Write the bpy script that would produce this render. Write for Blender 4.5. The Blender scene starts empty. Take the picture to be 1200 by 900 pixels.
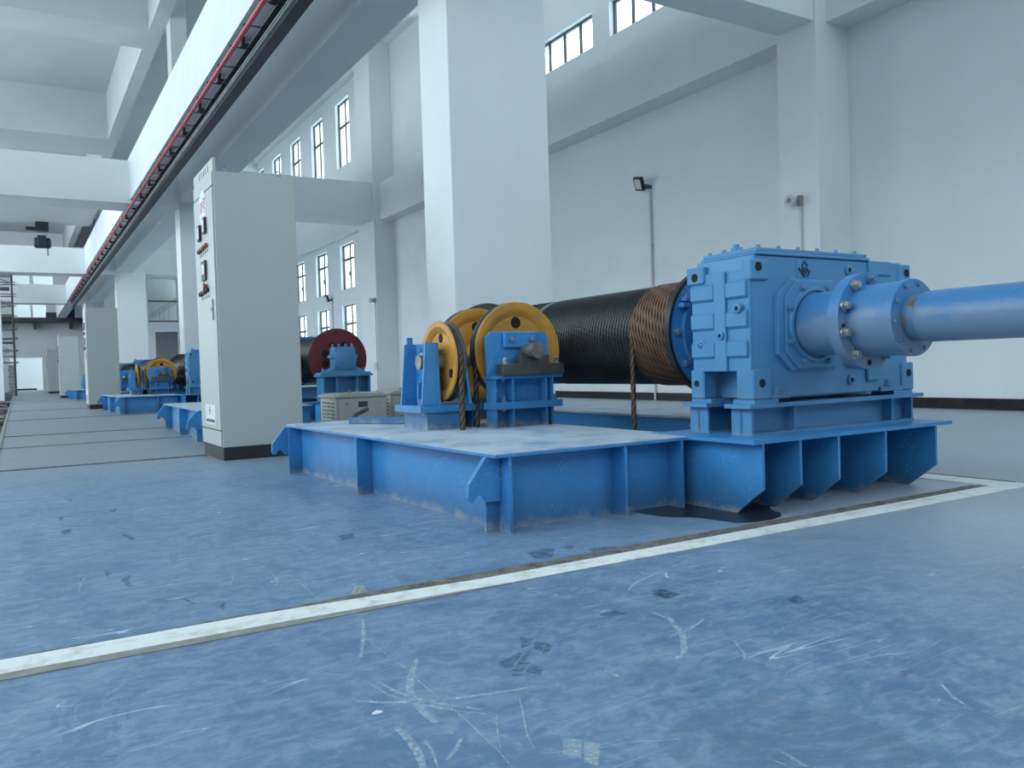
import bpy, math, random
from mathutils import Vector, Matrix
random.seed(7)
PI = math.pi
SC = bpy.context.scene
COL = SC.collection

# ------------------------------------------------------------------ camera
F = 963.0; CXP, CYP = 600.0, 450.0; HC = 0.653
def _cam_axes():
    v1 = Vector((20-CXP, 447-CYP, F)); v2 = Vector((2200-CXP, 380-CYP, F))
    Y = v1.normalized(); X = (v2 - Y*v2.dot(Y)).normalized(); Z = X.cross(Y)
    if Z.y > 0: Z = -Z
    return X, Y, Z
_X, _Y, _Z = _cam_axes()
right = Vector((_X.x, _Y.x, _Z.x)); down = Vector((_X.y, _Y.y, _Z.y)); fwd = Vector((_X.z, _Y.z, _Z.z))
cam = bpy.data.cameras.new('camera'); cam.sensor_width = 36; cam.lens = F/1200*36
cam.clip_start = 0.02; cam.clip_end = 300
camo = bpy.data.objects.new('camera', cam); COL.objects.link(camo)
m = Matrix((right, -down, -fwd)).transposed().to_4x4(); m.translation = (0, 0, HC)
camo.matrix_world = m
SC.camera = camo
# ------------------------------------------------------------------ light
SC.view_settings.view_transform = 'Standard'; SC.view_settings.look = 'None'
SC.view_settings.exposure = -0.78; SC.view_settings.gamma = 1.0; SC.view_settings.use_curve_mapping = False
W = bpy.data.worlds.new('overcast_sky'); SC.world = W; W.use_nodes = True
bg = W.node_tree.nodes['Background']; bg.inputs[0].default_value = (0.80, 0.93, 1.0, 1); bg.inputs[1].default_value = 9.0
def portal(loc, rot, sx, sy):
    l = bpy.data.lights.new('window_portal', 'AREA'); l.shape = 'RECTANGLE'; l.size = sx; l.size_y = sy
    l.cycles.is_portal = True
    o = bpy.data.objects.new('window_portal', l); o.location = loc; o.rotation_euler = rot; COL.objects.link(o)
XL = -7.0            # left wall
Y0P = -9.4
portal((XL-0.35, 25, 4.7), (0, -PI/2, 0), 9.0, 70)       # unseen left wall, openings shaped for the light
portal((1.1, Y0P, 7.0), (PI/2, 0, 0), 16, 5.2)          # added end wall openings behind the camera
portal((9.65, 7, 7.9), (0, PI/2, 0), 3.2, 32)            # upper right windows, top row added
portal((9.65, 34, 5.4), (0, PI/2, 0), 8.4, 22)           # right windows, second bay

# ------------------------------------------------------------------ materials
MATS = {}
def mat(name, col, rough=0.5, metal=0.0, var=0.0, scale=8.0, bump=0.0, bscale=60.0, spec=0.5, col2=None, lo=0.35, hi=0.65, detail=6):
    if name in MATS: return MATS[name]
    m = bpy.data.materials.new(name); m.use_nodes = True; nt = m.node_tree; N = nt.nodes; L = nt.links
    b = N['Principled BSDF']
    b.inputs['Base Color'].default_value = (*col, 1); b.inputs['Roughness'].default_value = rough
    b.inputs['Metallic'].default_value = metal; b.inputs['Specular IOR Level'].default_value = spec
    if var > 0 or col2 or bump > 0:
        tc = N.new('ShaderNodeTexCoord')
    if var > 0 or col2:
        n = N.new('ShaderNodeTexNoise'); n.inputs['Scale'].default_value = scale; n.inputs['Detail'].default_value = detail
        n.inputs['Roughness'].default_value = 0.65
        L.new(tc.outputs['Object'], n.inputs['Vector'])
        r = N.new('ShaderNodeValToRGB'); r.color_ramp.elements[0].position = lo; r.color_ramp.elements[1].position = hi
        c2 = col2 or tuple(max(0, c*(1-var)) for c in col)
        r.color_ramp.elements[0].color = (*c2, 1); r.color_ramp.elements[1].color = (*col, 1)
        L.new(n.outputs['Fac'], r.inputs['Fac']); L.new(r.outputs['Color'], b.inputs['Base Color'])
    if bump > 0:
        n2 = N.new('ShaderNodeTexNoise'); n2.inputs['Scale'].default_value = bscale; n2.inputs['Detail'].default_value = 4
        L.new(tc.outputs['Object'], n2.inputs['Vector'])
        bp = N.new('ShaderNodeBump'); bp.inputs['Strength'].default_value = bump; bp.inputs['Distance'].default_value = 0.01
        L.new(n2.outputs['Fac'], bp.inputs['Height']); L.new(bp.outputs['Normal'], b.inputs['Normal'])
    MATS[name] = m; return m

def mathn(nt, op, a, b=None, c=None):
    n = nt.nodes.new('ShaderNodeMath'); n.operation = op
    for i, x in enumerate((a, b, c)):
        if x is None: continue
        if isinstance(x, (int, float)): n.inputs[i].default_value = x
        else: nt.links.new(x, n.inputs[i])
    return n.outputs[0]
def noise(nt, vec, scale, detail=5, rough=0.6, dist=0.0):
    n = nt.nodes.new('ShaderNodeTexNoise'); n.inputs['Scale'].default_value = scale; n.inputs['Detail'].default_value = detail
    n.inputs['Roughness'].default_value = rough; n.inputs['Distortion'].default_value = dist
    nt.links.new(vec, n.inputs['Vector']); return n.outputs['Fac']
def ramp(nt, fac, p0, p1, c0=(0,0,0), c1=(1,1,1)):
    r = nt.nodes.new('ShaderNodeValToRGB'); e = r.color_ramp.elements
    e[0].position = p0; e[1].position = p1; e[0].color = (*c0, 1); e[1].color = (*c1, 1)
    nt.links.new(fac, r.inputs['Fac']); return r.outputs['Color']
def mixc(nt, fac, a, b):
    n = nt.nodes.new('ShaderNodeMix'); n.data_type = 'RGBA'
    if isinstance(fac, (int, float)): n.inputs[0].default_value = fac
    else: nt.links.new(fac, n.inputs[0])
    for i, x in ((6, a), (7, b)):
        if isinstance(x, tuple): n.inputs[i].default_value = (*x, 1)
        else: nt.links.new(x, n.inputs[i])
    return n.outputs[2]
def mapping(nt, vec, scale=(1,1,1), rot=(0,0,0), loc=(0,0,0)):
    n = nt.nodes.new('ShaderNodeMapping'); n.inputs['Scale'].default_value = scale; n.inputs['Rotation'].default_value = rot
    n.inputs['Location'].default_value = loc
    nt.links.new(vec, n.inputs['Vector']); return n.outputs[0]

def floor_material():
    m = bpy.data.materials.new('blue_epoxy_floor'); m.use_nodes = True; nt = m.node_tree; N = nt.nodes; L = nt.links
    b = N['Principled BSDF']; tc = N.new('ShaderNodeTexCoord'); P = tc.outputs['Object']
    big = noise(nt, P, 0.9, 4, 0.6); mid = noise(nt, P, 4.0, 6, 0.7, 0.5); fine = noise(nt, P, 40, 3, 0.6)
    c = mixc(nt, ramp(nt, big, 0.3, 0.7), FL_A, FL_B)
    c = mixc(nt, mathn(nt, 'MULTIPLY', ramp(nt, mid, 0.42, 0.72), 0.55), c, FL_C)           # dusty film
    m2 = noise(nt, mapping(nt, P, (1, 1.4, 1)), 16, 8, 0.75, 0.8)
    c = mixc(nt, mathn(nt, 'MULTIPLY', ramp(nt, m2, 0.44, 0.66), 0.42), c, FL_D)
    c = mixc(nt, mathn(nt, 'MULTIPLY', ramp(nt, noise(nt, P, 2.6, 6, 0.7, 1.0), 0.56, 0.40), 0.45), c, FL_A)
    # swept, smeared dust
    for k, (rz, sc) in enumerate(((0.5, 1.0), (2.2, 1.3), (1.3, 0.8))):
        v = mapping(nt, P, (2.5*sc, 26*sc, 1), (0, 0, rz), (k*3.1, k*1.7, 0))
        s = noise(nt, v, 1.5, 4, 0.65, 1.2)
        c = mixc(nt, mathn(nt, 'MULTIPLY', ramp(nt, s, 0.60, 0.74), 0.30), c, FL_D)
    # thin scratches: long thin level lines of stretched noise
    for k, (rz, sc) in enumerate(((0.2, 1.0), (1.1, 1.2), (2.4, 0.9), (1.75, 1.4))):
        v = mapping(nt, P, (0.7*sc, 8.0*sc, 1), (0, 0, rz), (k*7.7, k*2.3, 0))
        s = noise(nt, v, 1.1, 1.2, 0.5, 0.25)
        ln = mathn(nt, 'LESS_THAN', mathn(nt, 'ABSOLUTE', mathn(nt, 'SUBTRACT', s, 0.5)), 0.0022)
        gate = ramp(nt, noise(nt, mapping(nt, P, (1,1,1), (0,0,0), (k*5.0, 9, 0)), 1.6, 3, 0.6), 0.56, 0.62)
        c = mixc(nt, mathn(nt, 'MULTIPLY', mathn(nt, 'MULTIPLY', ln, gate), 0.6), c, (0.72, 0.82, 0.88))
    # dark scuffs and damp spots
    v = mapping(nt, P, (3, 7, 1), (0, 0, 0.4)); s = noise(nt, v, 1.7, 3, 0.6, 0.6)
    c = mixc(nt, mathn(nt, 'MULTIPLY', ramp(nt, s, 0.66, 0.71), 0.45), c, (0.035, 0.085, 0.16))
    c = mixc(nt, mathn(nt, 'MULTIPLY', ramp(nt, fine, 0.62, 0.70), 0.15), c, FL_D)
    # greyer tone deeper in the hall
    sep = N.new('ShaderNodeSeparateXYZ'); L.new(P, sep.inputs[0])
    g = nt.nodes.new('ShaderNodeMapRange'); g.inputs[1].default_value = 5.5; g.inputs[2].default_value = 7.6
    L.new(sep.outputs['Y'], g.inputs[0])
    c = mixc(nt, mathn(nt, 'MULTIPLY', g.outputs[0], 0.8), c, FL_G)
    g2 = nt.nodes.new('ShaderNodeMapRange'); g2.inputs[1].default_value = 1.7; g2.inputs[2].default_value = 3.3
    L.new(sep.outputs['X'], g2.inputs[0])
    c = mixc(nt, mathn(nt, 'MULTIPLY', g2.outputs[0], 0.75), c, FL_R)  # reflected brightness towards the right, put into the floor colour
    L.new(c, b.inputs['Base Color'])
    rr = nt.nodes.new('ShaderNodeMapRange'); rr.inputs[3].default_value = 0.30; rr.inputs[4].default_value = 0.55
    L.new(mid, rr.inputs[0]); L.new(rr.outputs[0], b.inputs['Roughness'])
    b.inputs['Specular IOR Level'].default_value = 0.45
    bp = N.new('ShaderNodeBump'); bp.inputs['Strength'].default_value = 0.08; bp.inputs['Distance'].default_value = 0.01
    L.new(mid, bp.inputs['Height']); L.new(bp.outputs['Normal'], b.inputs['Normal'])
    return m
FL_A = (0.075, 0.155, 0.29); FL_B = (0.125, 0.225, 0.375); FL_C = (0.23, 0.335, 0.47); FL_D = (0.40, 0.50, 0.59)
FL_G = (0.25, 0.285, 0.31); FL_R = (0.40, 0.46, 0.51)

def rope_material(name, c0, c1, rough, strands=6, turn=0.9, metal=0.4, bump=0.8):
    m = bpy.data.materials.new(name); m.use_nodes = True; nt = m.node_tree; N = nt.nodes; L = nt.links
    b = N['Principled BSDF']; uv = N.new('ShaderNodeUVMap'); sep = N.new('ShaderNodeSeparateXYZ'); L.new(uv.outputs[0], sep.inputs[0])
    ph = mathn(nt, 'ADD', mathn(nt, 'MULTIPLY', sep.outputs['X'], turn), mathn(nt, 'MULTIPLY', sep.outputs['Y'], float(strands)))
    s = mathn(nt, 'SINE', mathn(nt, 'MULTIPLY', ph, 2*PI))
    h = mathn(nt, 'ADD', mathn(nt, 'MULTIPLY', s, 0.5), 0.5)
    c = ramp(nt, h, 0.15, 0.9, c0, c1)
    tc = N.new('ShaderNodeTexCoord'); nz = noise(nt, tc.outputs['Object'], 9, 4, 0.6)
    c = mixc(nt, mathn(nt, 'MULTIPLY', ramp(nt, nz, 0.4, 0.7), 0.5), c, c0)
    L.new(c, b.inputs['Base Color']); b.inputs['Roughness'].default_value = rough; b.inputs['Metallic'].default_value = metal
    bp = N.new('ShaderNodeBump'); bp.inputs['Strength'].default_value = bump; bp.inputs['Distance'].default_value = 0.004
    L.new(h, bp.inputs['Height']); L.new(bp.outputs['Normal'], b.inputs['Normal'])
    return m

def speckle_blue(name, col, dirt, rough=0.38):
    # blue machine paint with plaster specks and dirt towards the floor edge
    m = bpy.data.materials.new(name); m.use_nodes = True; nt = m.node_tree; N = nt.nodes; L = nt.links
    b = N['Principled BSDF']; tc = N.new('ShaderNodeTexCoord'); P = tc.outputs['Object']
    n1 = noise(nt, P, 5, 5, 0.65); c = mixc(nt, mathn(nt, 'MULTIPLY', ramp(nt, n1, 0.35, 0.7), 0.35), col, tuple(x*0.72 for x in col))
    vo = N.new('ShaderNodeTexVoronoi'); vo.inputs['Scale'].default_value = 95; L.new(P, vo.inputs['Vector'])
    dots = mathn(nt, 'LESS_THAN', vo.outputs['Distance'], 0.19)
    gate = ramp(nt, noise(nt, P, 6.5, 3, 0.6), 0.53, 0.64)
    c = mixc(nt, mathn(nt, 'MULTIPLY', mathn(nt, 'MULTIPLY', dots, gate), dirt), c, (0.62, 0.68, 0.72))
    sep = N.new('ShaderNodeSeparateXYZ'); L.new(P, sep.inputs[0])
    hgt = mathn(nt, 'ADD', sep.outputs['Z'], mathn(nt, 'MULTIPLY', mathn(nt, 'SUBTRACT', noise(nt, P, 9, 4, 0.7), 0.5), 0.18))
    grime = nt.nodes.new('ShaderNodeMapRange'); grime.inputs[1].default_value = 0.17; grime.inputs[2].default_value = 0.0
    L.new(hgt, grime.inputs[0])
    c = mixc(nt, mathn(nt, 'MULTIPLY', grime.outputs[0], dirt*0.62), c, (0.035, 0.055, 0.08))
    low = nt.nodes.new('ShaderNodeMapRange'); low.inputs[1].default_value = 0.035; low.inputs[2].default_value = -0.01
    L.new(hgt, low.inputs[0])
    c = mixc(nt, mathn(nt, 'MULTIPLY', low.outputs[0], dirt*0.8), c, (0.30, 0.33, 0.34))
    L.new(c, b.inputs['Base Color']); b.inputs['Roughness'].default_value = rough
    return m

BLUE = (0.050, 0.255, 0.56)
M = {}
M['wall'] = mat('white_wall_paint', (0.74, 0.78, 0.80), 0.75, var=0.06, scale=0.8, bump=0.04, bscale=25)
M['wall_r'] = mat('white_plaster', (0.72, 0.765, 0.79), 0.7, var=0.08, scale=0.5, bump=0.05, bscale=12)
M['roof'] = mat('roof_paint', (0.50, 0.54, 0.55), 0.85, var=0.08, scale=0.6)
M['floor'] = floor_material()
M['strip'] = mat('white_strip_paint', (0.78, 0.83, 0.80), 0.6, col2=(0.48, 0.50, 0.46), scale=14, lo=0.28, hi=0.5, bump=0.2, bscale=40)
M['groove'] = mat('dirty_groove_concrete', (0.22, 0.21, 0.19), 0.9, col2=(0.07, 0.065, 0.06), scale=18, bump=0.5, bscale=50)
M['kerbside'] = mat('strip_concrete', (0.30, 0.31, 0.29), 0.85, var=0.3, scale=20)
M['skirt'] = mat('black_marble_tile', (0.012, 0.009, 0.009), 0.2, col2=(0.03, 0.022, 0.02), scale=7, lo=0.35, hi=0.5)
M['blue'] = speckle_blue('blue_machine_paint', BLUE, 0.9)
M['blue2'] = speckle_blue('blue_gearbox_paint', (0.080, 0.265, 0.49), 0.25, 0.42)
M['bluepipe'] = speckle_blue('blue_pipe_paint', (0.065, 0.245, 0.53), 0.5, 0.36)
M['deck'] = mat('dusty_sheen_deck_paint', (0.47, 0.57, 0.65), 0.6, col2=(0.20, 0.32, 0.46), scale=3.2, lo=0.33, hi=0.55, bump=0.1, bscale=30)  # pale colour combines dust with painted-in reflected light
M['bluerim'] = mat('blue_edge_paint', (0.07, 0.27, 0.58), 0.4, var=0.2, scale=10)
M['yellow'] = mat('ochre_sheave_paint', (0.62, 0.30, 0.045), 0.45, col2=(0.42, 0.21, 0.06), scale=7, lo=0.3, hi=0.55)
M['steel'] = mat('bare_steel', (0.36, 0.335, 0.31), 0.45, 0.7, var=0.4, scale=14, bump=0.1)
M['darksteel'] = mat('dark_forged_steel', (0.125, 0.112, 0.105), 0.5, 0.5, var=0.4, scale=12)
M['bolt'] = mat('zinc_bolt', (0.50, 0.52, 0.52), 0.35, 0.8, var=0.3, scale=30)
M['hole_shade'] = mat('painted_hole_shade', (0.010, 0.012, 0.016), 0.9)  # dark discs paint the shade of holes that are not cut
M['black'] = mat('black_rubber', (0.016, 0.017, 0.018), 0.5)
M['greasedark'] = mat('greased_rim', (0.035, 0.036, 0.038), 0.4, 0.3, var=0.4, scale=10)
M['band'] = mat('grey_drum_band', (0.16, 0.17, 0.17), 0.35, 0.3)
M['red'] = mat('dark_red_paint', (0.15, 0.012, 0.02), 0.55, var=0.25, scale=5)
M['redrail'] = mat('red_conductor_plastic', (0.46, 0.012, 0.035), 0.4)
M['cab'] = mat('grey_cabinet_paint', (0.43, 0.475, 0.455), 0.45, var=0.03, scale=1.5)
M['cabline'] = mat('cabinet_seam', (0.05, 0.055, 0.055), 0.8)
M['plinth'] = mat('dark_plinth_paint', (0.022, 0.020, 0.020), 0.55, var=0.3, scale=8)
M['sign'] = mat('white_sign_paper', (0.72, 0.75, 0.78), 0.6)
M['signred'] = mat('red_print', (0.42, 0.05, 0.06), 0.6)
M['signdark'] = mat('dark_print', (0.05, 0.055, 0.075), 0.6)
M['lampred'] = mat('red_indicator', (0.45, 0.03, 0.02), 0.3)
M['lampgreen'] = mat('green_indicator', (0.02, 0.10, 0.06), 0.3)
M['glassy'] = mat('meter_face', (0.62, 0.66, 0.66), 0.3)
M['galv'] = mat('galvanised_steel', (0.42, 0.43, 0.43), 0.38, 0.75, var=0.3, scale=9)
M['ibeam'] = mat('track_steel_paint', (0.065, 0.068, 0.07), 0.5, 0.35, var=0.35, scale=3)
M['grey'] = mat('grey_plastic', (0.52, 0.55, 0.56), 0.5)
M['boxpaint'] = mat('resistor_box_paint', (0.44, 0.445, 0.40), 0.5, var=0.1, scale=6)
M['boxline'] = mat('resistor_box_slot', (0.14, 0.14, 0.125), 0.7)
M['frame'] = mat('dark_window_frame', (0.035, 0.042, 0.045), 0.5)
M['hoistblue'] = mat('dark_blue_hoist_paint', (0.012, 0.025, 0.06), 0.45)
M['cable'] = mat('dark_cable', (0.05, 0.05, 0.042), 0.6, col2=(0.20, 0.20, 0.18), scale=30)
M['dirt'] = mat('trench_dirt', (0.06, 0.055, 0.05), 0.95, var=0.5, scale=12)
M['stone'] = mat('grey_stone', (0.40, 0.42, 0.43), 0.85, var=0.5, scale=9)
M['oil'] = mat('oil_stain', (0.030, 0.040, 0.055), 0.28, var=0.4, scale=9)
M['rope_black'] = rope_material('greased_black_rope', (0.007, 0.0072, 0.008), (0.030, 0.031, 0.033), 0.30, 6, 0.9, 0.0, 0.35)
M['rope_rust'] = rope_material('rusty_brown_rope', (0.035, 0.017, 0.011), (0.30, 0.165, 0.10), 0.5, 5, 0.42, 0.25)
M['rope_hang'] = mat('bronze_wire_strand', (0.20, 0.14, 0.085), 0.42, 0.4, var=0.5, scale=60)
def glass_material():
    m = bpy.data.materials.new('window_glass'); m.use_nodes = True; nt = m.node_tree; N = nt.nodes
    N.remove(N['Principled BSDF']); out = N['Material Output']
    t = N.new('ShaderNodeBsdfTransparent'); t.inputs[0].default_value = (0.90, 0.95, 0.96, 1)
    g = N.new('ShaderNodeBsdfGlossy'); g.inputs['Roughness'].default_value = 0.03
    mx = N.new('ShaderNodeMixShader'); mx.inputs[0].default_value = 0.06; nt.links.new(t.outputs[0], mx.inputs[1]); nt.links.new(g.outputs[0], mx.inputs[2])
    nt.links.new(mx.outputs[0], out.inputs['Surface']); return m
M['glass'] = glass_material()

# ------------------------------------------------------------------ mesh helpers
def AX(a):
    return {'x': (Vector((0,1,0)), Vector((0,0,1)), Vector((1,0,0))), 'y': (Vector((1,0,0)), Vector((0,0,1)), Vector((0,1,0))), 'z': (Vector((1,0,0)), Vector((0,1,0)), Vector((0,0,1)))}[a]
class MB:
    def __init__(s): s.v = []; s.f = []; s.uv = None
    def box(s, x0, x1, y0, y1, z0, z1):
        b = len(s.v)
        s.v += [(x0,y0,z0),(x1,y0,z0),(x1,y1,z0),(x0,y1,z0),(x0,y0,z1),(x1,y0,z1),(x1,y1,z1),(x0,y1,z1)]
        s.f += [tuple(b+i for i in q) for q in ((0,3,2,1),(4,5,6,7),(0,1,5,4),(1,2,6,5),(2,3,7,6),(3,0,4,7))]
        return s
    def prism(s, pts, axis, a0, a1):
        """polygon pts in the two other axes (x:(y,z), y:(x,z), z:(x,y)), extruded along axis"""
        b = len(s.v); n = len(pts)
        def P(p, a): return {'x': (a,p[0],p[1]), 'y': (p[0],a,p[1]), 'z': (p[0],p[1],a)}[axis]
        s.v += [P(p, a0) for p in pts] + [P(p, a1) for p in pts]
        s.f.append(tuple(b+i for i in range(n))[::-1]); s.f.append(tuple(b+n+i for i in range(n)))
        for i in range(n): j = (i+1) % n; s.f.append((b+i, b+j, b+n+j, b+n+i))
        return s
    def lathe(s, prof, axis, c, n=32, cap=True):
        """prof: list of (a, r) along axis; c = centre in the two other axes"""
        b = len(s.v); u, w, d = AX(axis)
        if axis == 'x': C = Vector((0, c[0], c[1]))
        elif axis == 'y': C = Vector((c[0], 0, c[1]))
        else: C = Vector((c[0], c[1], 0))
        for a, r in prof:
            for k in range(n):
                t = 2*PI*k/n; s.v.append(tuple(C + d*a + u*(r*math.cos(t)) + w*(r*math.sin(t))))
        for i in range(len(prof)-1):
            for k in range(n):
                k2 = (k+1) % n; s.f.append((b+i*n+k, b+i*n+k2, b+(i+1)*n+k2, b+(i+1)*n+k))
        if cap:
            s.f.append(tuple(b+k for k in range(n))[::-1]); q = b+(len(prof)-1)*n; s.f.append(tuple(q+k for k in range(n)))
        return s
    def cyl(s, axis, c, r, a0, a1, n=24): return s.lathe([(a0, r), (a1, r)], axis, c, n)
    def tube(s, pts, r, n=8, cap=True, uvs=False):
        pts = [Vector(p) for p in pts]; b = len(s.v); up = Vector((0,0,1))
        L = 0.0
        if uvs and s.uv is None: s.uv = []
        Ls = [0.0]
        for i in range(1, len(pts)): Ls.append(Ls[-1] + (pts[i]-pts[i-1]).length)
        pn = None
        for i, p in enumerate(pts):
            t = (pts[min(i+1, len(pts)-1)] - pts[max(i-1, 0)]).normalized()
            if pn is None:
                a = up if abs(t.z) < 0.9 else Vector((1,0,0)); pn = t.cross(a).normalized()
            else: pn = (pn - t*pn.dot(t)).normalized()
            q = t.cross(pn)
            rr = r(i/(len(pts)-1)) if callable(r) else r
            for k in range(n):
                th = 2*PI*k/n; s.v.append(tuple(p + pn*(rr*math.cos(th)) + q*(rr*math.sin(th))))
        for i in range(len(pts)-1):
            for k in range(n):
                k2 = (k+1) % n; s.f.append((b+i*n+k, b+i*n+k2, b+(i+1)*n+k2, b+(i+1)*n+k))
                if uvs:
                    d = 2*(r if not callable(r) else r(0)); u0, u1 = Ls[i]/d, Ls[i+1]/d; v0, v1 = k/n, (k+1)/n
                    s.uv += [(u0,v0),(u0,v1),(u1,v1),(u1,v0)]
        if cap and not uvs:
            s.f.append(tuple(b+k for k in range(n))[::-1]); q = b+(len(pts)-1)*n; s.f.append(tuple(q+k for k in range(n)))
        return s
    def build(s, name, material, parent=None, bevel=0.0, smooth=True, label=None, kind=None, ang=35):
        me = bpy.data.meshes.new(name)
        off = wloc(parent) if parent else Vector((0,0,0))
        me.from_pydata([tuple(Vector(p)-off) for p in s.v], [], s.f); me.update()
        if s.uv:
            ul = me.uv_layers.new(name='UVMap')
            flat = [x for p in s.uv for x in p]
            if len(flat) == 2*len(me.loops): ul.data.foreach_set('uv', flat)
        if smooth:
            me.polygons.foreach_set('use_smooth', [True]*len(me.polygons)); me.set_sharp_from_angle(angle=math.radians(ang))
        me.materials.append(M[material] if isinstance(material, str) else material)
        o = bpy.data.objects.new(name, me); COL.objects.link(o)
        if parent: o.parent = parent
        if bevel > 0:
            bm = o.modifiers.new('edge', 'BEVEL'); bm.width = bevel; bm.segments = 1; bm.limit_method = 'ANGLE'; bm.angle_limit = math.radians(50)
        if label: o['label'] = label
        if kind: o['kind'] = kind
        return o
def wloc(o):
    v = Vector(o.location)
    while o.parent: o = o.parent; v += Vector(o.location)
    return v
def thing(name, label, cat, loc, group=None):
    o = bpy.data.objects.new(name, None); COL.objects.link(o); o.location = loc; o.empty_display_size = 0.1
    o['label'] = label; o['category'] = cat
    if group: o['group'] = group
    return o
def tag(o, label, cat, group=None, kind=None):
    o['label'] = label; o['category'] = cat
    if group: o['group'] = group
    if kind: o['kind'] = kind
    return o
def struct(name, mb, material, label=None, bevel=0.0, smooth=False):
    o = mb.build(name, material, None, bevel, smooth); o['kind'] = 'structure'
    if label: o['label'] = label
    return o
def copy_tree(o, parent=None):
    c = o.copy(); COL.objects.link(c); c.parent = parent
    for ch in o.children: copy_tree(ch, c)
    return c
_bolt_cache = {}
def bolt(parent, p, axis, r, h, material='bolt', name='bolt', washer=True):
    """hex bolt head; axis like '-y' points out of the surface at p"""
    key = (round(r,4), round(h,4), axis, material, washer)
    if key not in _bolt_cache:
        mb = MB(); sg = -1 if axis[0] == '-' else 1; a = axis[-1]
        if washer: mb.lathe([(0, r*1.35), (sg*h*0.25, r*1.35)], a, (0,0), 14)
        mb.lathe([(sg*h*0.2, r), (sg*h*0.9, r), (sg*h, r*0.82)], a, (0,0), 6)
        o = mb.build(name, material, None, smooth=False); me = o.data; bpy.data.objects.remove(o); _bolt_cache[key] = me
    o = bpy.data.objects.new(name, _bolt_cache[key]); COL.objects.link(o); o.parent = parent
    o.location = Vector(p) - wloc(parent)
    return o

# ================================================================== STRUCTURE
Y0, Y1 = -9.0, 60.0
XW = 9.3
# floor slabs (trench between x = -1.05 and -0.17)
struct('floor', MB().box(-0.17, XW, Y0, Y1, -0.4, 0.0), 'floor', 'worn blue painted concrete floor of the hall')
struct('floor_left', MB().box(XL, -1.05, Y0, Y1+8, -0.4, 0.0), 'floor', 'painted concrete floor left of the cable trench')
struct('floor_trench', MB().box(-1.05, -0.17, Y0, Y1, -0.6, -0.4), 'dirt', 'dirty bottom of the cable trench')

def wall_boxes(mb, plane, a0, a1, b0, b1, t0, t1, holes):
    """wall in (a,b) with rectangular holes, thickness t0..t1; plane 'x' (a=y) or 'y' (a=x), b=z"""
    A = sorted({a0, a1, *[h[0] for h in holes], *[h[1] for h in holes]}); A = [a for a in A if a0 <= a <= a1]
    for i in range(len(A)-1):
        s, e = A[i], A[i+1]; mid = (s+e)/2
        hs = sorted([(max(b0, h[2]), min(b1, h[3])) for h in holes if h[0] <= mid <= h[1]])
        z = b0
        for (p, q) in hs + [(b1, b1)]:
            if p > z + 1e-6:
                if plane == 'x': mb.box(t0, t1, s, e, z, p)
                else: mb.box(s, e, t0, t1, z, p)
            z = max(z, q)
    return mb
ZR = 10.0
wins = []          # (y0, y1, z0, z1, panes, transom)
ys1 = [9.6, 12.2, 14.8, 17.4]
for y in ys1 + [-7.6, -5.0, -2.4, 0.2, 2.8]:
    wins.append((y, y+2.1, 6.48, 7.13, 4, None)); wins.append((y, y+2.1, 8.2, 9.6, 4, 9.2))  # upper row added out of view to let in more light
for k in range(7):
    y = 24.95 + 2.6*k
    if y > 44: break
    for (z0, z1, t) in ((1.36, 2.82, 2.21), (3.33, 4.79, 4.31), (7.30, 9.40, 8.63)):
        wins.append((y, y+1.27, z0, z1, 2, t))
wins.append((46.5, 49.0, 3.9, 6.2, 2, None))  # added to light the stairwell
struct('wall_right', wall_boxes(MB(), 'x', Y0, Y1, 0, ZR, XW, XW+0.32, [w[:4] for w in wins]), 'wall_r', 'tall white plastered wall behind the winch')
nwin = 0
for (a, b, z0, z1, n, tr) in wins:
    if a < 8: continue                    # behind the camera: plain openings
    nwin += 1
    fr = MB(); X0, X1 = XW+0.10, XW+0.15; t = 0.035
    fr.box(X0, X1, a, a+t, z0, z1); fr.box(X0, X1, b-t, b, z0, z1); fr.box(X0, X1, a+t, b-t, z0, z0+t); fr.box(X0, X1, a+t, b-t, z1-t, z1)
    root = fr.build('window_%d' % nwin, 'frame', None, smooth=False); root['kind'] = 'structure'; root['label'] = 'dark framed window in the white right wall'
    w = (b-a)/n
    for k in range(1, n): MB().box(X0+0.003, X1-0.003, a+k*w-0.022, a+k*w+0.022, z0+t, z1-t).build('mullion', 'frame', root, smooth=False)
    if tr: MB().box(X0-0.004, X1-0.006, a+t, b-t, tr-0.03, tr+0.03).build('transom', 'frame', root, smooth=False)
    for k in range(n):
        for (p, q) in (((z0, z1),) if not tr else ((z0, tr), (tr, z1))):
            MB().box(X0+0.02, X0+0.026, a+k*w+0.02, a+(k+1)*w-0.02, p+0.02, q-0.02).build('pane', 'glass', root, smooth=False)
    if n == 2 and tr and z0 > 3 and z1 < 5: MB().box(X0-0.03, X0, (a+b)/2-0.02, (a+b)/2+0.02, (z0+tr)/2-0.07, (z0+tr)/2+0.07).build('window_handle', 'frame', root, smooth=False)

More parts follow.
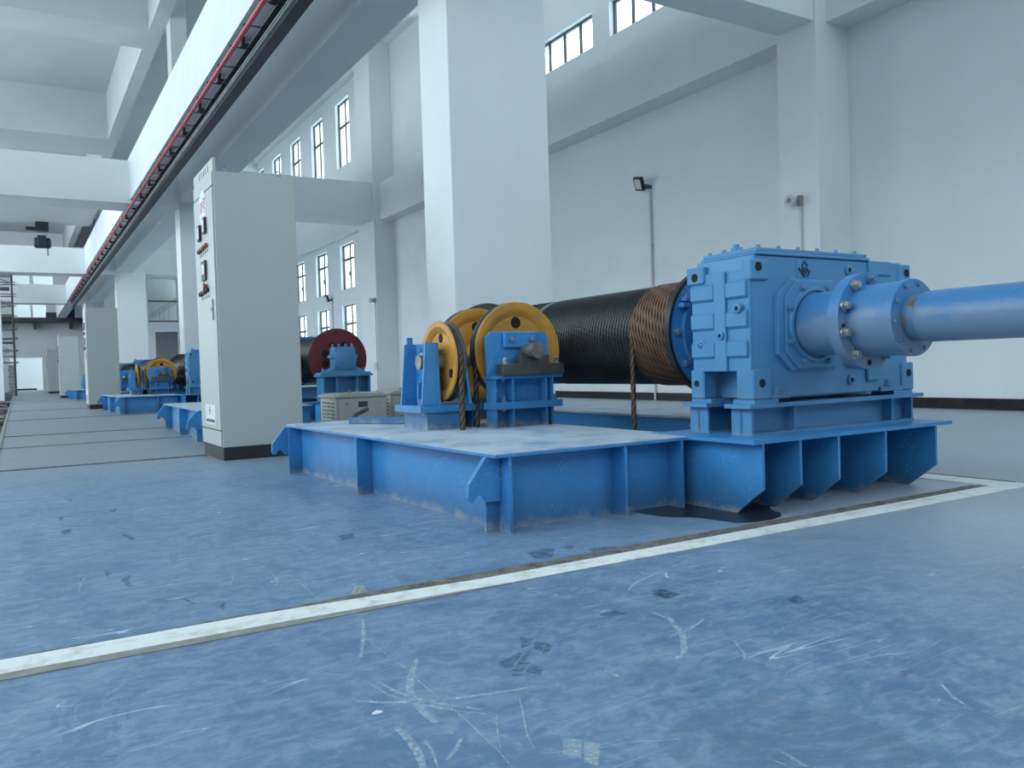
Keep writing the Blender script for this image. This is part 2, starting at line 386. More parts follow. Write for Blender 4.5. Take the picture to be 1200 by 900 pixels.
# unseen left wall, its openings shaped for the light; end walls, roof
lh = [(-8.3, -3.1, 4.6, 9.4), (-2.0, 3.2, 4.6, 9.4), (4.0, 9.6, 2.0, 9.4), (10.6, 15.8, 5.4, 9.4), (16.9, 20.0, 5.4, 9.4), (20.3, 31.0, 0.0, 9.6), (31.3, 34.7, 5.4, 9.4), (35.8, 41.0, 5.4, 9.4), (42.1, 47.3, 3.0, 9.4), (48.4, 53.6, 3.0, 9.4)]
struct('wall_left', wall_boxes(MB(), 'x', Y0, Y1+8, 0, ZR, XL-0.3, XL, lh), 'wall')
struct('wall_near', wall_boxes(MB(), 'y', XL, XW, 0, ZR, Y0-0.3, Y0, [(-0.5, 2.8, 6.6, 9.6), (4.2, 9.0, 5.0, 9.6)]), 'wall')  # high openings added out of view to brighten camera-facing sides
struct('ceiling', MB().box(XL-0.3, XW+0.32, Y0-0.3, Y1+8, ZR, ZR+0.3), 'roof', 'pale grey roof slab above the hall')
# wall columns and wall beams on the right wall
for (a, b) in ((-8.0, -7.4), (6.84, 7.45), (21.64, 22.82), (36.4, 37.4)):
    struct('wall_column', MB().box(8.69, XW, a, b, 0, ZR), 'wall', 'white square column against the right wall')
prev = Y0
for (a, b) in ((Y0, 6.84), (7.45, 21.64), (22.82, 36.4), (37.4, 46)):
    x0 = 8.88 if a < 22 else 9.12
    struct('wall_beam', MB().box(x0, XW, a, b, 4.86 if a < 22 else 4.98, 5.89), 'wall', 'white concrete beam along the right wall')
    struct('wall_beam', MB().box(x0, XW, a, b, 9.8, ZR), 'wall')
# inner columns
CY = (-7.2, 6.30, 19.62, 33.4, 46.9)
for y in CY:
    struct('hall_column', MB().box(3.25, 4.26, y, y+0.56, 0, 4.60), 'wall', 'white rectangular hall column', bevel=0.006)
struct('main_beam', MB().box(3.25, 3.83, Y0, 58.3, 4.54, 6.6), 'wall', 'white main beam carried by the hall columns', bevel=0.01)
struct('crane_beam', MB().box(2.25, 2.75, Y0, 58.3, 4.52, 5.42), 'wall', 'bright white beam above the red conductor rail')
for y in (-7.2, 6.1, 19.55, 33.2, 46.3):
    struct('cross_beam', MB().box(XL, 3.26, y, y+(1.0 if y > 15 else 0.6), 4.44, 5.36), 'wall', 'white cross beam over the walkway')
for (a, b) in ((6.87, 7.42), (21.75, 22.75), (36.5, 37.3)):
    struct('cross_beam', MB().box(3.80, 8.70, a, b, 4.86, 5.90), 'wall', 'white cross beam reaching the right wall column')
# roof frame over the walkway
for (a, b) in ((-8, -7.3), (8.0, 9.0), (20.2, 21.4), (29.95, 32.2), (42, 43.4)):
    struct('roof_beam', MB().box(XL, 2.85, a, b, 8.5, ZR), 'roof', 'pale roof beam across the walkway')
struct('roof_beam', MB().box(2.85, 3.16, Y0, Y1, 8.5, ZR), 'roof', 'pale roof beam along the walkway')
for y in (-7.2, 6.3, 19.3, 33.4): struct('roof_column', MB().box(3.16, 3.5, y, y+0.5, 6.4, ZR), 'roof')
# skirting of single black tiles
for (sa, sb, x) in ((-1.0, 6.84, XW-0.016), (7.45, 21.64, XW-0.016)):
    root = struct('baseboard_right', MB().box(x+0.010, XW, sa, sb, 0, 0.128), 'kerbside', 'row of black tiles along the foot of the right wall')
    n = int(round((sb-sa)/0.85)); w = (sb-sa)/n; me = None
    for k in range(n):
        if me is None:
            t = MB().box(0, 0.012, 0.002, w-0.002, 0.002, 0.13).build('skirting_tile', 'skirt', None, smooth=False); me = t.data
            t.parent = root; t.location = Vector((x, sa, 0))
        else:
            t = bpy.data.objects.new('skirting_tile', me); COL.objects.link(t); t.parent = root; t.location = (x, sa+k*w, 0)
# mezzanine wall at the far right
mz = 46.0
struct('wall_mezzanine', wall_boxes(MB(), 'y', 3.9, XW, 0, ZR, mz, mz+0.3, [(5.80, 7.35, 3.5, 5.76), (6.22, 7.35, 0, 3.0)]), 'wall', 'white partition wall at the far end of the winch bay')
struct('wall_stairwell', MB().box(3.9, XW, mz+3.2, mz+3.4, 0, ZR), 'wall')
struct('floor_mezzanine', MB().box(3.9, XW, mz+0.3, mz+3.2, 3.3, 3.5), 'wall')
# far end wall with opening and room behind
struct('wall_far', wall_boxes(MB(), 'y', XL, XW, 0, ZR, Y1, Y1+0.3, [(-0.34, 1.42, 0, 2.12), (0.0, 0.9, 4.66, 5.5), (1.02, 1.75, 4.66, 5.5), (-5.5, -1.5, 1, 9), (2.3, 3.1, 4.66, 5.5), (0.0, 0.9, 6.6, 7.3), (1.1, 2.2, 6.6, 7.3)]), 'wall', 'white end wall with a bright doorway')
struct('floor_far', MB().box(-1.05, XW, Y1, Y1+8, -0.4, 0.0), 'floor')
struct('wall_back', wall_boxes(MB(), 'y', XL, XW, 0, ZR, Y1+8, Y1+8.3, [(-6, -2, 5.5, 9)]), 'wall')  # unseen opening, sized to set the doorway brightness
struct('baseboard_far', MB().box(-0.34, 1.2, Y1+7.98, Y1+8, 0, 0.12), 'skirt')

# strips and grooves in the floor
SX1 = 4.03
struct('trim_1', MB().prism([(-0.17, 2.155), (0.6, 2.150), (1.2, 2.122), (SX1+0.17, 2.10), (SX1+0.17, 2.222), (1.2, 2.212), (0.5, 2.262), (-0.17, 2.262)], 'z', 0, 0.004), 'strip', 'long white painted concrete strip in the floor', bevel=0.003)
struct('trim_2', MB().box(SX1, SX1+0.17, 2.222, 6.2, 0, 0.0038), 'strip', 'white painted strip running back beside the winch base')
def ragged(y0, y1, x0, x1, n, h, amp, seed):
    rnd = random.Random(seed); pts = []
    up = [(x0+(x1-x0)*i/n, y1 + rnd.uniform(-amp, amp)) for i in range(n+1)]; lo = [(x1, y0), (x0, y0)]
    return MB().prism(lo[::-1] + up[::-1], 'z', 0, h)
struct('trim_3', MB().prism([(-0.17, 2.262), (0.5, 2.262), (1.2, 2.212), (SX1-0.02, 2.222), (SX1-0.05, 2.29)] + [(SX1-0.05-(SX1+0.1)*i/110, (2.287 if i < 80 else 2.287-0.018*min(1, (i-80)/20)) + random.Random(i).uniform(-0.006, 0.006)) for i in range(1, 111)], 'z', 0, 0.003), 'groove', 'dirty chipped groove beside the white strip')
struct('trim_7', MB().prism([(-0.17, 2.110), (0.45, 2.108), (1.25, 2.116), (1.2, 2.122), (0.6, 2.150), (-0.17, 2.155)], 'z', 0, 0.003), 'kerbside', 'grey concrete edge of the white strip')
struct('trim_4', MB().box(SX1+0.17, SX1+0.185, 2.2, 6.2, 0, 0.006), 'groove')
for (y, w, mt, x1) in ((7.03, 0.05, 'groove', 1.31), (9.37, 0.035, 'kerbside', 4.0), (9.42, 0.03, 'groove', 4.0), (11.35, 0.05, 'groove', 4.0), (15.9, 0.05, 'groove', 4.0), (20.9, 0.08, 'groove', 4.0), (27.9, 0.08, 'groove', 4.0)):
    struct('trim_5', MB().box(-0.17, x1, y, y+w, 0, 0.006), mt)
# trench edge angles and covers
struct('trim_6', MB().box(-0.20, -0.165, Y0, Y1, -0.05, 0.012), 'galv', 'steel edging of the cable trench')
mbc = MB(); rnd = random.Random(5)
for k in range(240):
    y = rnd.uniform(6, 41); x = rnd.uniform(-0.95, -0.28); z = rnd.uniform(-0.36, -0.10); a = rnd.uniform(0, 2*PI); l = rnd.uniform(0.3, 1.0)
    pts = [(max(-1.0, min(-0.22, x + math.cos(a)*l*(t-0.5)*0.6 + 0.1*math.sin(5*t+k))), y+math.sin(a)*l*(t-0.5)*2, z+0.10*math.sin(PI*t)) for t in [i/6 for i in range(7)]]
    mbc.tube(pts, rnd.choice((0.012, 0.02, 0.03)), 5)
tag(mbc.build('cable_clutter', 'cable', None), 'tangled dark cables and scrap lying in the floor trench', 'cable', kind='stuff')
for k, y in enumerate((9.2, 12.3, 16.5, 19.0, 24.0, 31.0)):
    tag(MB().box(-1.05, -0.17, y, y+0.05, -0.03, 0.01).build('trench_bar', 'galv', None, smooth=False), ('nearest', 'second', 'third', 'fourth', 'fifth', 'farthest')[k] + ' pale steel bar laid across the cable trench', 'bar', 'bars across the cable trench')
# marks worn into the floor paint
def wear_material(name, col, amount, scale):
    m = bpy.data.materials.new(name); m.use_nodes = True; nt = m.node_tree; N = nt.nodes
    b = N['Principled BSDF']; b.inputs['Base Color'].default_value = (*col, 1); b.inputs['Roughness'].default_value = 0.5
    tc = N.new('ShaderNodeTexCoord'); f = noise(nt, tc.outputs['Object'], scale, 4, 0.7)
    a = ramp(nt, f, 0.30, 0.70, (0, 0, 0), (amount, amount, amount)); nt.links.new(a, b.inputs['Alpha']); return m
M['scratch'] = wear_material('pale_scratch', (0.55, 0.68, 0.78), 0.8, 60)
M['dampmark'] = wear_material('damp_print', (0.05, 0.12, 0.23), 0.62, 40)
M['dust'] = wear_material('pale_dust_print', (0.55, 0.64, 0.70), 0.8, 90)
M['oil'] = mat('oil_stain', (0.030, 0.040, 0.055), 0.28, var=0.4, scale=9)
FLOOR = bpy.data.objects['floor']
MARKS = [
  (0.0110, [(0.55, 1.549), (0.598, 1.508), (0.648, 1.477), (0.709, 1.451), (0.779, 1.429), (0.878, 1.406)]),
  (0.0160, [(0.748, 1.698), (0.695, 1.611), (0.662, 1.543), (0.644, 1.48), (0.638, 1.414), (0.637, 1.368)]),
  (0.0090, [(0.625, 1.622), (0.633, 1.557), (0.651, 1.495), (0.692, 1.426), (0.739, 1.367)]),
  (0.0060, [(0.606, 1.613), (0.616, 1.54), (0.647, 1.465), (0.691, 1.395), (0.735, 1.345)]),
  (0.0160, [(0.57, 1.395), (0.568, 1.33), (0.561, 1.278), (0.546, 1.226)]),
  (0.0060, [(0.589, 1.315), (0.584, 1.272), (0.567, 1.216)]),
  (0.0028, [(0.704, 1.862), (0.703, 1.696), (0.693, 1.5), (0.688, 1.335), (0.678, 1.217), (0.667, 1.145)]),
  (0.0025, [(0.703, 1.776), (0.705, 1.603), (0.712, 1.508), (0.71, 1.458)]),
  (0.0030, [(0.751, 1.34), (0.719, 1.285), (0.684, 1.212)]),
  (0.0040, [(0.832, 1.394), (0.789, 1.307), (0.749, 1.231), (0.732, 1.179)]),
  (0.0100, [(0.65, 1.289), (0.616, 1.25), (0.59, 1.228)]),
  (0.0120, [(0.756, 2.055), (0.712, 1.929), (0.647, 1.78)]),
  (0.0050, [(0.625, 1.325), (0.645, 1.31)]),
  (0.0120, [(1.048, 1.401), (1.044, 1.357)]),
  (0.0100, [(1.469, 1.837), (1.541, 1.893), (1.614, 1.923), (1.68, 1.942)]),
  (0.0160, [(1.396, 1.652), (1.396, 1.577), (1.336, 1.467), (1.272, 1.392), (1.212, 1.353)]),
  (0.0100, [(1.463, 1.526), (1.377, 1.486), (1.301, 1.477)]),
  (0.0140, [(1.047, 1.401), (1.05, 1.338)]),
  (0.0060, [(1.4, 1.364), (1.362, 1.299), (1.331, 1.266)]),
  (0.0080, [(1.543, 0.955), (1.497, 0.902), (1.479, 0.865)]),
  (0.0120, [(1.062, 0.934), (1.055, 0.877)]),
  (0.0040, [(1.026, 0.932), (1.034, 0.892)]),
  (0.0040, [(1.71, 1.737), (1.835, 1.731), (1.994, 1.735), (2.143, 1.75)]),
  (0.0040, [(1.739, 0.984), (1.714, 0.926)]),
  (0.0070, [(0.139, 2.851), (0.148, 2.961), (0.173, 3.059), (0.203, 3.126)]),
  (0.0070, [(0.691, 2.754), (0.686, 2.637), (0.672, 2.57), (0.652, 2.529)]),
  (0.0040, [(0.731, 2.713), (0.73, 2.512), (0.718, 2.299)]),
  (0.0040, [(0.62, 2.656), (0.614, 2.558)]),
  (0.0040, [(0.774, 2.689), (0.753, 2.539)]),
  (0.0040, [(0.59, 2.859), (0.577, 2.745), (0.542, 2.635)]),
]
DARK = [
   [(1.013, 1.682), (1.032, 1.656), (1.004, 1.622), (0.975, 1.615)] ,
   [(0.996, 1.6), (1.026, 1.632), (1.041, 1.615), (1.001, 1.568)] ,
   [(1.003, 1.567), (1.043, 1.614), (1.044, 1.587), (1.015, 1.558), (0.986, 1.551)] ,
   [(0.886, 1.568), (0.923, 1.58), (0.956, 1.595), (0.961, 1.584), (0.924, 1.553), (0.883, 1.553)] ,
   [(0.867, 1.535), (0.882, 1.551), (0.92, 1.551), (0.895, 1.523)] ,
   [(0.928, 1.55), (0.973, 1.588), (0.986, 1.589), (0.939, 1.537)] ,
   [(0.882, 1.508), (0.906, 1.523), (0.921, 1.509), (0.899, 1.488)] ,
   [(0.905, 1.484), (0.936, 1.515), (0.949, 1.484), (0.922, 1.448)] ,
   [(0.874, 1.494), (0.908, 1.47), (0.901, 1.455), (0.87, 1.482)] ,
   [(0.906, 1.527), (0.924, 1.544), (0.945, 1.525), (0.928, 1.511)] ,
   [(1.497, 2.423), (1.596, 2.444), (1.606, 2.412), (1.532, 2.318), (1.48, 2.338)] ,
   [(1.641, 2.431), (1.689, 2.449), (1.692, 2.404), (1.645, 2.372)] ,
   [(1.699, 2.338), (1.739, 2.351), (1.808, 2.309), (1.756, 2.269), (1.69, 2.286)] ,
   [(1.508, 1.778), (1.56, 1.798), (1.566, 1.748), (1.574, 1.728), (1.518, 1.714), (1.496, 1.745)] ,
   [(0.139, 4.052), (0.182, 4.102), (0.173, 3.967), (0.14, 3.939)] ,
   [(0.265, 2.94), (0.301, 2.984), (0.283, 2.903), (0.286, 2.811), (0.268, 2.846)] ,
   [(0.349, 3.798), (0.374, 3.762), (0.384, 3.603), (0.363, 3.657)] ,
   [(0.137, 4.445), (0.165, 4.471), (0.151, 4.336)] ,
   [(0.202, 5.072), (0.24, 5.105), (0.225, 4.961)] ,
   [(0.365, 4.509), (0.409, 4.583), (0.383, 4.408)] ,
   [(0.383, 2.592), (0.402, 2.557), (0.417, 2.453), (0.405, 2.499)] ,
   [(0.231, 3.114), (0.24, 3.057), (0.23, 2.991)] ,
   [(1.071, 3.148), (1.14, 3.166), (1.094, 3.057), (1.052, 3.057)] ,
   [(0.466, 2.416), (0.49, 2.453), (0.467, 2.362)] ,
   [(1.528, 1.806), (1.564, 1.802), (1.571, 1.728), (1.501, 1.715)] ,
   [(1.266, 1.711), (1.331, 1.719), (1.338, 1.676), (1.286, 1.677)] ,
   [(1.757, 1.52), (1.807, 1.526), (1.796, 1.47), (1.741, 1.471)] ,
]

for w, pts in MARKS:
    P = [Vector(p) for p in pts]; n = len(P); lft = []; rgt = []
    for i_, p in enumerate(P):
        t = (P[min(i_+1, n-1)]-P[max(i_-1, 0)]).normalized(); nn = Vector((-t.y, t.x)); ww = w*(0.35 if i_ in (0, n-1) else 0.5)
        lft.append(p+nn*ww); rgt.append(p-nn*ww)
    b_ = MB(); b_.v = [(q.x, q.y, 0.0006) for q in lft] + [(q.x, q.y, 0.0006) for q in rgt]
    b_.f = [(i_, n+i_, n+i_+1, i_+1) for i_ in range(n-1)]
    b_.build('scratch', 'scratch', FLOOR, smooth=False)
for pts in DARK:
    b_ = MB(); b_.v = [(x, y, 0.0008) for x, y in pts]; b_.f = [tuple(range(len(pts)))]; b_.build('damp_print', 'dampmark', FLOOR, smooth=False)
for pts in ([(0.794,1.183),(0.815,1.160),(0.777,1.105),(0.761,1.139)], [(0.819,1.155),(0.835,1.128),(0.782,1.066),(0.774,1.094)]):
    b_ = MB(); b_.v = [(x, y, 0.0007) for x, y in pts]; b_.f = [tuple(range(len(pts)))]; b_.build('dust_print', 'dust', FLOOR, smooth=False)
M['faint'] = wear_material('faint_dried_puddle', (0.21, 0.31, 0.43), 0.38, 14)
b_ = MB(); b_.v = [(x, y, 0.0004) for x, y in ((0.911,1.07),(0.97,1.105),(1.055,1.122),(1.14,1.13),(1.207,1.119),(1.25,1.06),(1.27,1.01),(1.285,0.95),(1.2755,0.898),(1.25,0.786),(1.05,0.75),(0.93,0.85),(0.89,0.97))]
b_.f = [tuple(range(len(b_.v)))]; b_.build('dried_puddle', 'faint', FLOOR, smooth=False)
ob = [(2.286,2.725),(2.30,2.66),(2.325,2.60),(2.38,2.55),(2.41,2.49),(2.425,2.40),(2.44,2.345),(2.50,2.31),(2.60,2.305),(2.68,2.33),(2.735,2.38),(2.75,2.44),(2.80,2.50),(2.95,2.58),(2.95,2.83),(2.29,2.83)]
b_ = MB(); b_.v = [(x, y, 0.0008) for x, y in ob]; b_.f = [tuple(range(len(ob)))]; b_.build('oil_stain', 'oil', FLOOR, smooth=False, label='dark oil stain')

# ================================================================== WINCH (nearest one, later copied)
PROTO = []
def part_box(name, mt, parent, *b, bevel=0.0, label=None): return MB().box(*b).build(name, mt, parent, bevel, smooth=False, label=label)
def xl(y): return 1.562 - (y-2.756)*0.0228

# ---- base frame
ZT = 0.317
pf = thing('hoist_platform', '', 'platform', (2.4, 4.0, 0)); PROTO.append(pf)
MB().prism([(xl(2.735), 2.735), (2.62, 2.735), (2.62, 5.45), (xl(5.39), 5.39)], 'z', ZT-0.004, ZT).build('deck_plate', 'deck', pf, smooth=False, label='dusty worn deck surface with reflected light in its colour')
MB().prism([(xl(2.735)-0.002, 2.733), (2.62, 2.733), (2.62, 5.45), (xl(5.39)-0.002, 5.39)], 'z', ZT-0.016, ZT-0.004).build('deck_edge', 'bluerim', pf, smooth=False)
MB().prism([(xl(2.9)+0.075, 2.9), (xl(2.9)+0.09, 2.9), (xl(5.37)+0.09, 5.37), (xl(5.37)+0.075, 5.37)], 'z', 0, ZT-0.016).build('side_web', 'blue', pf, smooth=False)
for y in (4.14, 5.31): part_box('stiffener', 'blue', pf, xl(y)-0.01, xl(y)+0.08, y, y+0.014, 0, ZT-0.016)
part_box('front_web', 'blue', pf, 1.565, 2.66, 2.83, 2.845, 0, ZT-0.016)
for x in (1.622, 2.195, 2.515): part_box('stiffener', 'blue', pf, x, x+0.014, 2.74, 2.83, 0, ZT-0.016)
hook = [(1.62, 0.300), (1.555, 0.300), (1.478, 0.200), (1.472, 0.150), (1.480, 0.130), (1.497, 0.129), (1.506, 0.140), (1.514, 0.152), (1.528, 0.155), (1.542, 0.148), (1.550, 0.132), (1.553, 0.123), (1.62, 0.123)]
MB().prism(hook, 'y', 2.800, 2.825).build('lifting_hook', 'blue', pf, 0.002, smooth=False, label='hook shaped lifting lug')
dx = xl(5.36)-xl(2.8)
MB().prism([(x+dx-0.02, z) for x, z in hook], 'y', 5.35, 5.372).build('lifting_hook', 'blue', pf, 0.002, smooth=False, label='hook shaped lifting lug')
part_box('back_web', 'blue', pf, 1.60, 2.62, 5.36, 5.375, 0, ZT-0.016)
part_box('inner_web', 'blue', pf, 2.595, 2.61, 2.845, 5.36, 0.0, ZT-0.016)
# gearbox deck with cut-away ribs
part_box('gearbox_deck', 'blue', pf, 2.545, 3.93, 2.345, 2.98, ZT-0.014, ZT+0.002)
rib = [(2.845, 0.0), (2.845, ZT-0.014), (2.352, ZT-0.014), (2.352, 0.113), (2.50, 0.0)]
for x in (2.600, 2.827, 3.076, 3.407, 3.800): MB().prism(rib, 'x', x, x+0.014).build('rib', 'blue', pf, smooth=False, label='bevelled support rib')
part_box('rear_web', 'blue', pf, 2.66, 3.90, 2.845, 2.86, 0, ZT-0.014)
part_box('rear_deck', 'deck', pf, 3.44, 3.95, 2.98, 6.0, ZT-0.014, ZT)
part_box('rear_side_web', 'blue', pf, 3.465, 3.48, 2.98, 5.95, 0, ZT-0.014)
part_box('rear_end_web', 'blue', pf, 3.48, 3.93, 5.935, 5.95, 0, ZT-0.014)
part_box('cross_tie', 'blue', pf, 2.62, 3.44, 5.54, 5.80, 0, ZT-0.001)

# ---- gearbox stand
st = thing('gearbox_stand', '', 'stand', (3.3, 2.7, ZT+0.002)); PROTO.append(st)
zs0, zs1 = ZT+0.002, 0.452
for (ya, yb, nm) in ((2.505, 2.625, 'front_beam'), (2.765, 2.885, 'rear_beam')):
    ym = (ya+yb)/2
    MB().box(2.71, 3.86, ym-0.006, ym+0.006, zs0+0.010, zs1-0.014).build(nm+'_web', 'blue2', st, smooth=False)
    part_box('top_flange', 'blue2', st, 2.68, 3.92, ya-0.02, yb+0.01, zs1-0.014, zs1+0.004)
    part_box('bottom_flange', 'blue2', st, 2.71, 3.87, ya, yb, zs0, zs0+0.010)
    for x in (2.71, 2.985, 3.69, 3.85): part_box('stiffener', 'blue2', st, x, x+0.012, ya+0.002, yb-0.002, zs0+0.010, zs1-0.014)
    for x in (2.725, 3.70): part_box('mounting_pad', 'blue2', st, x, x+0.15, ya-0.005, yb, zs1+0.004, 0.474)

# ---- gearbox
gb = thing('gearbox', '', 'gearbox', (3.3, 2.7, 0.474)); PROTO.append(gb)
gx0, gx1, gy0, gy1 = 2.722, 3.855, 2.502, 2.885
# housing: stepped silhouette as one casting
hp = [(gx0+0.012, 0.60), (gx0+0.012, 1.045), (gx0+0.03, 1.107), (3.80, 1.107), (3.835, 1.07), (3.835, 0.60), (3.79, 0.60), (3.79, 0.476), (2.84, 0.476), (2.84, 0.60)]
MB().prism(hp, 'y', gy0+0.012, 2.86).build('housing', 'blue2', gb, 0.006, smooth=False)
part_box('cover_plate', 'blue2', gb, 2.762, 3.54, gy0+0.002, 2.845, 1.107, 1.120, bevel=0.003)
part_box('cover_plate', 'blue2', gb, 2.772, 3.53, gy0+0.010, 2.838, 1.120, 1.139, bevel=0.003)
for x in (2.80, 2.93, 3.06, 3.19, 3.32, 3.46):
    bolt(gb, (x, 2.53, 1.139), 'z', 0.009, 0.014, 'blue2'); bolt(gb, (x, 2.82, 1.139), 'z', 0.009, 0.014, 'blue2')
for y in (2.62, 2.72): bolt(gb, (2.79, y, 1.139), 'z', 0.009, 0.014, 'blue2')
MB().lathe([(1.139, 0.022), (1.155, 0.022), (1.157, 0.014), (1.172, 0.014)], 'z', (2.81, 2.665), 14).build('breather_cap', 'blue2', gb)
# left end: end plate with raised bands
part_box('end_plate', 'blue2', gb, gx0-0.002, gx0+0.014, gy0+0.01, 2.865, 0.60, 1.045, bevel=0.003)
for zz in (0.655, 0.785, 0.915):
    for (ya, yb) in ((2.522, 2.640), (2.715, 2.86)):
        MB().prism([(gx0-0.001, zz), (gx0-0.016, zz+0.014), (gx0-0.016, zz+0.072), (gx0-0.001, zz+0.086)], 'y', ya, yb).build('raised_band', 'blue2', gb, 0.002, smooth=False)
part_box('raised_rib', 'blue2', gb, gx0-0.016, gx0-0.001, 2.642, 2.713, 0.60, 1.045, bevel=0.003)
def plug(parent, p, axis, r, mt='blue2'):
    a = axis[-1]; sg = -1 if axis[0] == '-' else 1
    i = 'xyz'.index(a); oth = [p[j] for j in range(3) if j != i]
    o = MB().lathe([(p[i], r), (p[i]+sg*0.010, r), (p[i]+sg*0.012, r*0.82), (p[i]+sg*0.012, r*0.52), (p[i]+sg*0.004, r*0.50)], a, oth, 20, cap=False).build('plug_ring', mt, parent)
    MB().cyl(a, oth, r*0.5, p[i]-sg*0.001, p[i]+sg*0.003, 14).build('plug_socket', 'hole_shade', o)
    return o
plug(gb, (gx0-0.016, 2.565, 0.875), '-x', 0.022); plug(gb, (gx0-0.016, 2.668, 0.760), '-x', 0.018); plug(gb, (gx0-0.004, 2.80, 0.725), '-x', 0.020)
# corner lugs with eye holes
def lug(name, bx, hc, axis, r=0.020):
    o = MB().box(*bx).build(name, 'blue2', gb, 0.006, smooth=False)
    i = 'xyz'.index(axis[-1]); sg = -1 if axis[0] == '-' else 1
    face = bx[2*i] if sg < 0 else bx[2*i+1]
    oth = [hc[j] for j in range(3) if j != i]
    MB().cyl(axis[-1], oth, r, face-0.0005*(-sg), face+sg*0.0018, 18).build('eye_hole', 'hole_shade', o)
    return o
lug('corner_lug', (gx0-0.004, 2.83, gy0-0.004, 2.56, 0.995, 1.085), (2.765, 0, 1.052), '-y')
lug('corner_lug', (gx0-0.013, 2.77, 2.775, 2.885, 1.003, 1.083), (0, 2.83, 1.035), '-x')
lug('corner_lug', (3.765, 3.865, gy0+0.004, 2.57, 1.01, 1.10), (3.83, 0, 1.058), '-y')
part_box('top_step', 'blue2', gb, 3.53, 3.70, gy0-0.002, 2.60, 1.040, 1.108, bevel=0.004)
lug('foot_lug', (gx0-0.002, 2.835, gy0-0.002, 2.60, 0.474, 0.608), (2.775, 0, 0.545), '-y', 0.019)
lug('foot_lug', (gx0-0.002, 2.80, 2.80, 2.885, 0.474, 0.608), (0, 2.845, 0.545), '-x', 0.016)
lug('foot_lug', (3.775, 3.872, gy0+0.002, 2.60, 0.474, 0.612), (3.83, 0, 0.560), '-y', 0.019)
for (x0, x1) in ((2.835, 2.955), (3.60, 3.775)): part_box('foot_flange', 'blue2', gb, x0, x1, gy0-0.002, 2.60, 0.474, 0.498, bevel=0.003)
for x in (2.880, 3.665): bolt(gb, (x, 2.515, 0.498), 'z', 0.018, 0.034, 'blue2')
bolt(gb, (2.836, 2.63, 0.520), '-x', 0.024, 0.030, 'blue2')
part_box('sump_side', 'blue2', gb, 2.838, 2.85, 2.60, 2.80, 0.476, 0.60)
part_box('boss_pad', 'blue2', gb, 3.50, 3.585, gy0-0.006, 2.53, 0.530, 0.612, bevel=0.006)
# octagonal bearing covers on the long face
def octa(cx, cz, rx, rz, k=0.33):
    a, b = rx*(1-k*1.1), rz*(1-k*1.1)
    return [(cx-rx, cz-b), (cx-a, cz-rz), (cx+a, cz-rz), (cx+rx, cz-b), (cx+rx, cz+b), (cx+a, cz+rz), (cx-a, cz+rz), (cx-rx, cz+b)]
AXX, AXZ = 3.105, 0.800
MB().prism(octa(AXX, AXZ, 0.232, 0.205), 'y', gy0-0.012, gy0+0.014).build('bearing_cover', 'blue2', gb, 0.003, smooth=False)
MB().prism(octa(AXX+0.012, AXZ, 0.205, 0.196), 'y', gy0-0.022, gy0-0.012).build('bearing_cover', 'blue2', gb, 0.003, smooth=False)
MB().prism(octa(3.49, AXZ, 0.175, 0.200), 'y', gy0-0.016, gy0+0.014).build('bearing_cover', 'blue2', gb, 0.003, smooth=False)
MB().lathe([(gy0-0.020, 0.172), (gy0-0.032, 0.168), (gy0-0.034, 0.155), (gy0-0.024, 0.150)], 'y', (AXX, AXZ), 40, cap=False).build('seal_ring', 'blue2', gb)
for t in (25, 65, 115, 155, 205, 245, 295, 335):
    bolt(gb, (AXX+0.190*math.cos(math.radians(t))*1.03, gy0-0.021, AXZ+0.182*math.sin(math.radians(t))), '-y', 0.0125, 0.020, 'blue2')
for (x, z) in ((3.42, 0.985), (3.56, 0.985), (3.42, 0.617), (3.56, 0.617)): bolt(gb, (x, gy0-0.016, z), '-y', 0.0115, 0.018, 'blue2')
plug(gb, (3.387, gy0+0.012, 1.057), '-y', 0.024); plug(gb, (3.388, gy0+0.012, 0.539), '-y', 0.024)
# cast emblem: open diamond over a double V
def stroke(parent, a, b, w=0.006, y=gy0+0.012):
    d = Vector((b[0]-a[0], b[1]-a[1])).normalized(); n = Vector((-d.y, d.x))*w/2
    pts = [(a[0]+n.x, a[1]+n.y), (a[0]-n.x, a[1]-n.y), (b[0]-n.x, b[1]-n.y), (b[0]+n.x, b[1]+n.y)]
    return MB().prism(pts, 'y', y-0.004, y+0.001).build('emblem_stroke', M['emblem'], parent, smooth=False)
M['emblem'] = mat('emblem_groove_paint', (0.012, 0.055, 0.12), 0.5)
ex, ez, q = 3.078, 1.054, 0.00165     # q: metre per zoom unit /10
def E2(x, y): return (ex + (x-560)*0.000165, ez - (y-450)*0.000165)
emb = MB().box(ex-0.052, ex+0.052, gy0+0.0085, gy0+0.0125, ez-0.046, ez+0.046).build('emblem_plate', 'blue2', gb, 0.002, smooth=False)
for a, b in (((550,225),(440,385)), ((440,385),(595,590)), ((595,590),(700,450)), ((560,265),(670,378)), ((560,415),(640,440)), ((640,440),(590,505)), ((310,430),(490,668)), ((420,470),(580,675)), ((765,490),(660,668))):
    stroke(emb, E2(*a), E2(*b), 0.0062, gy0+0.0085)

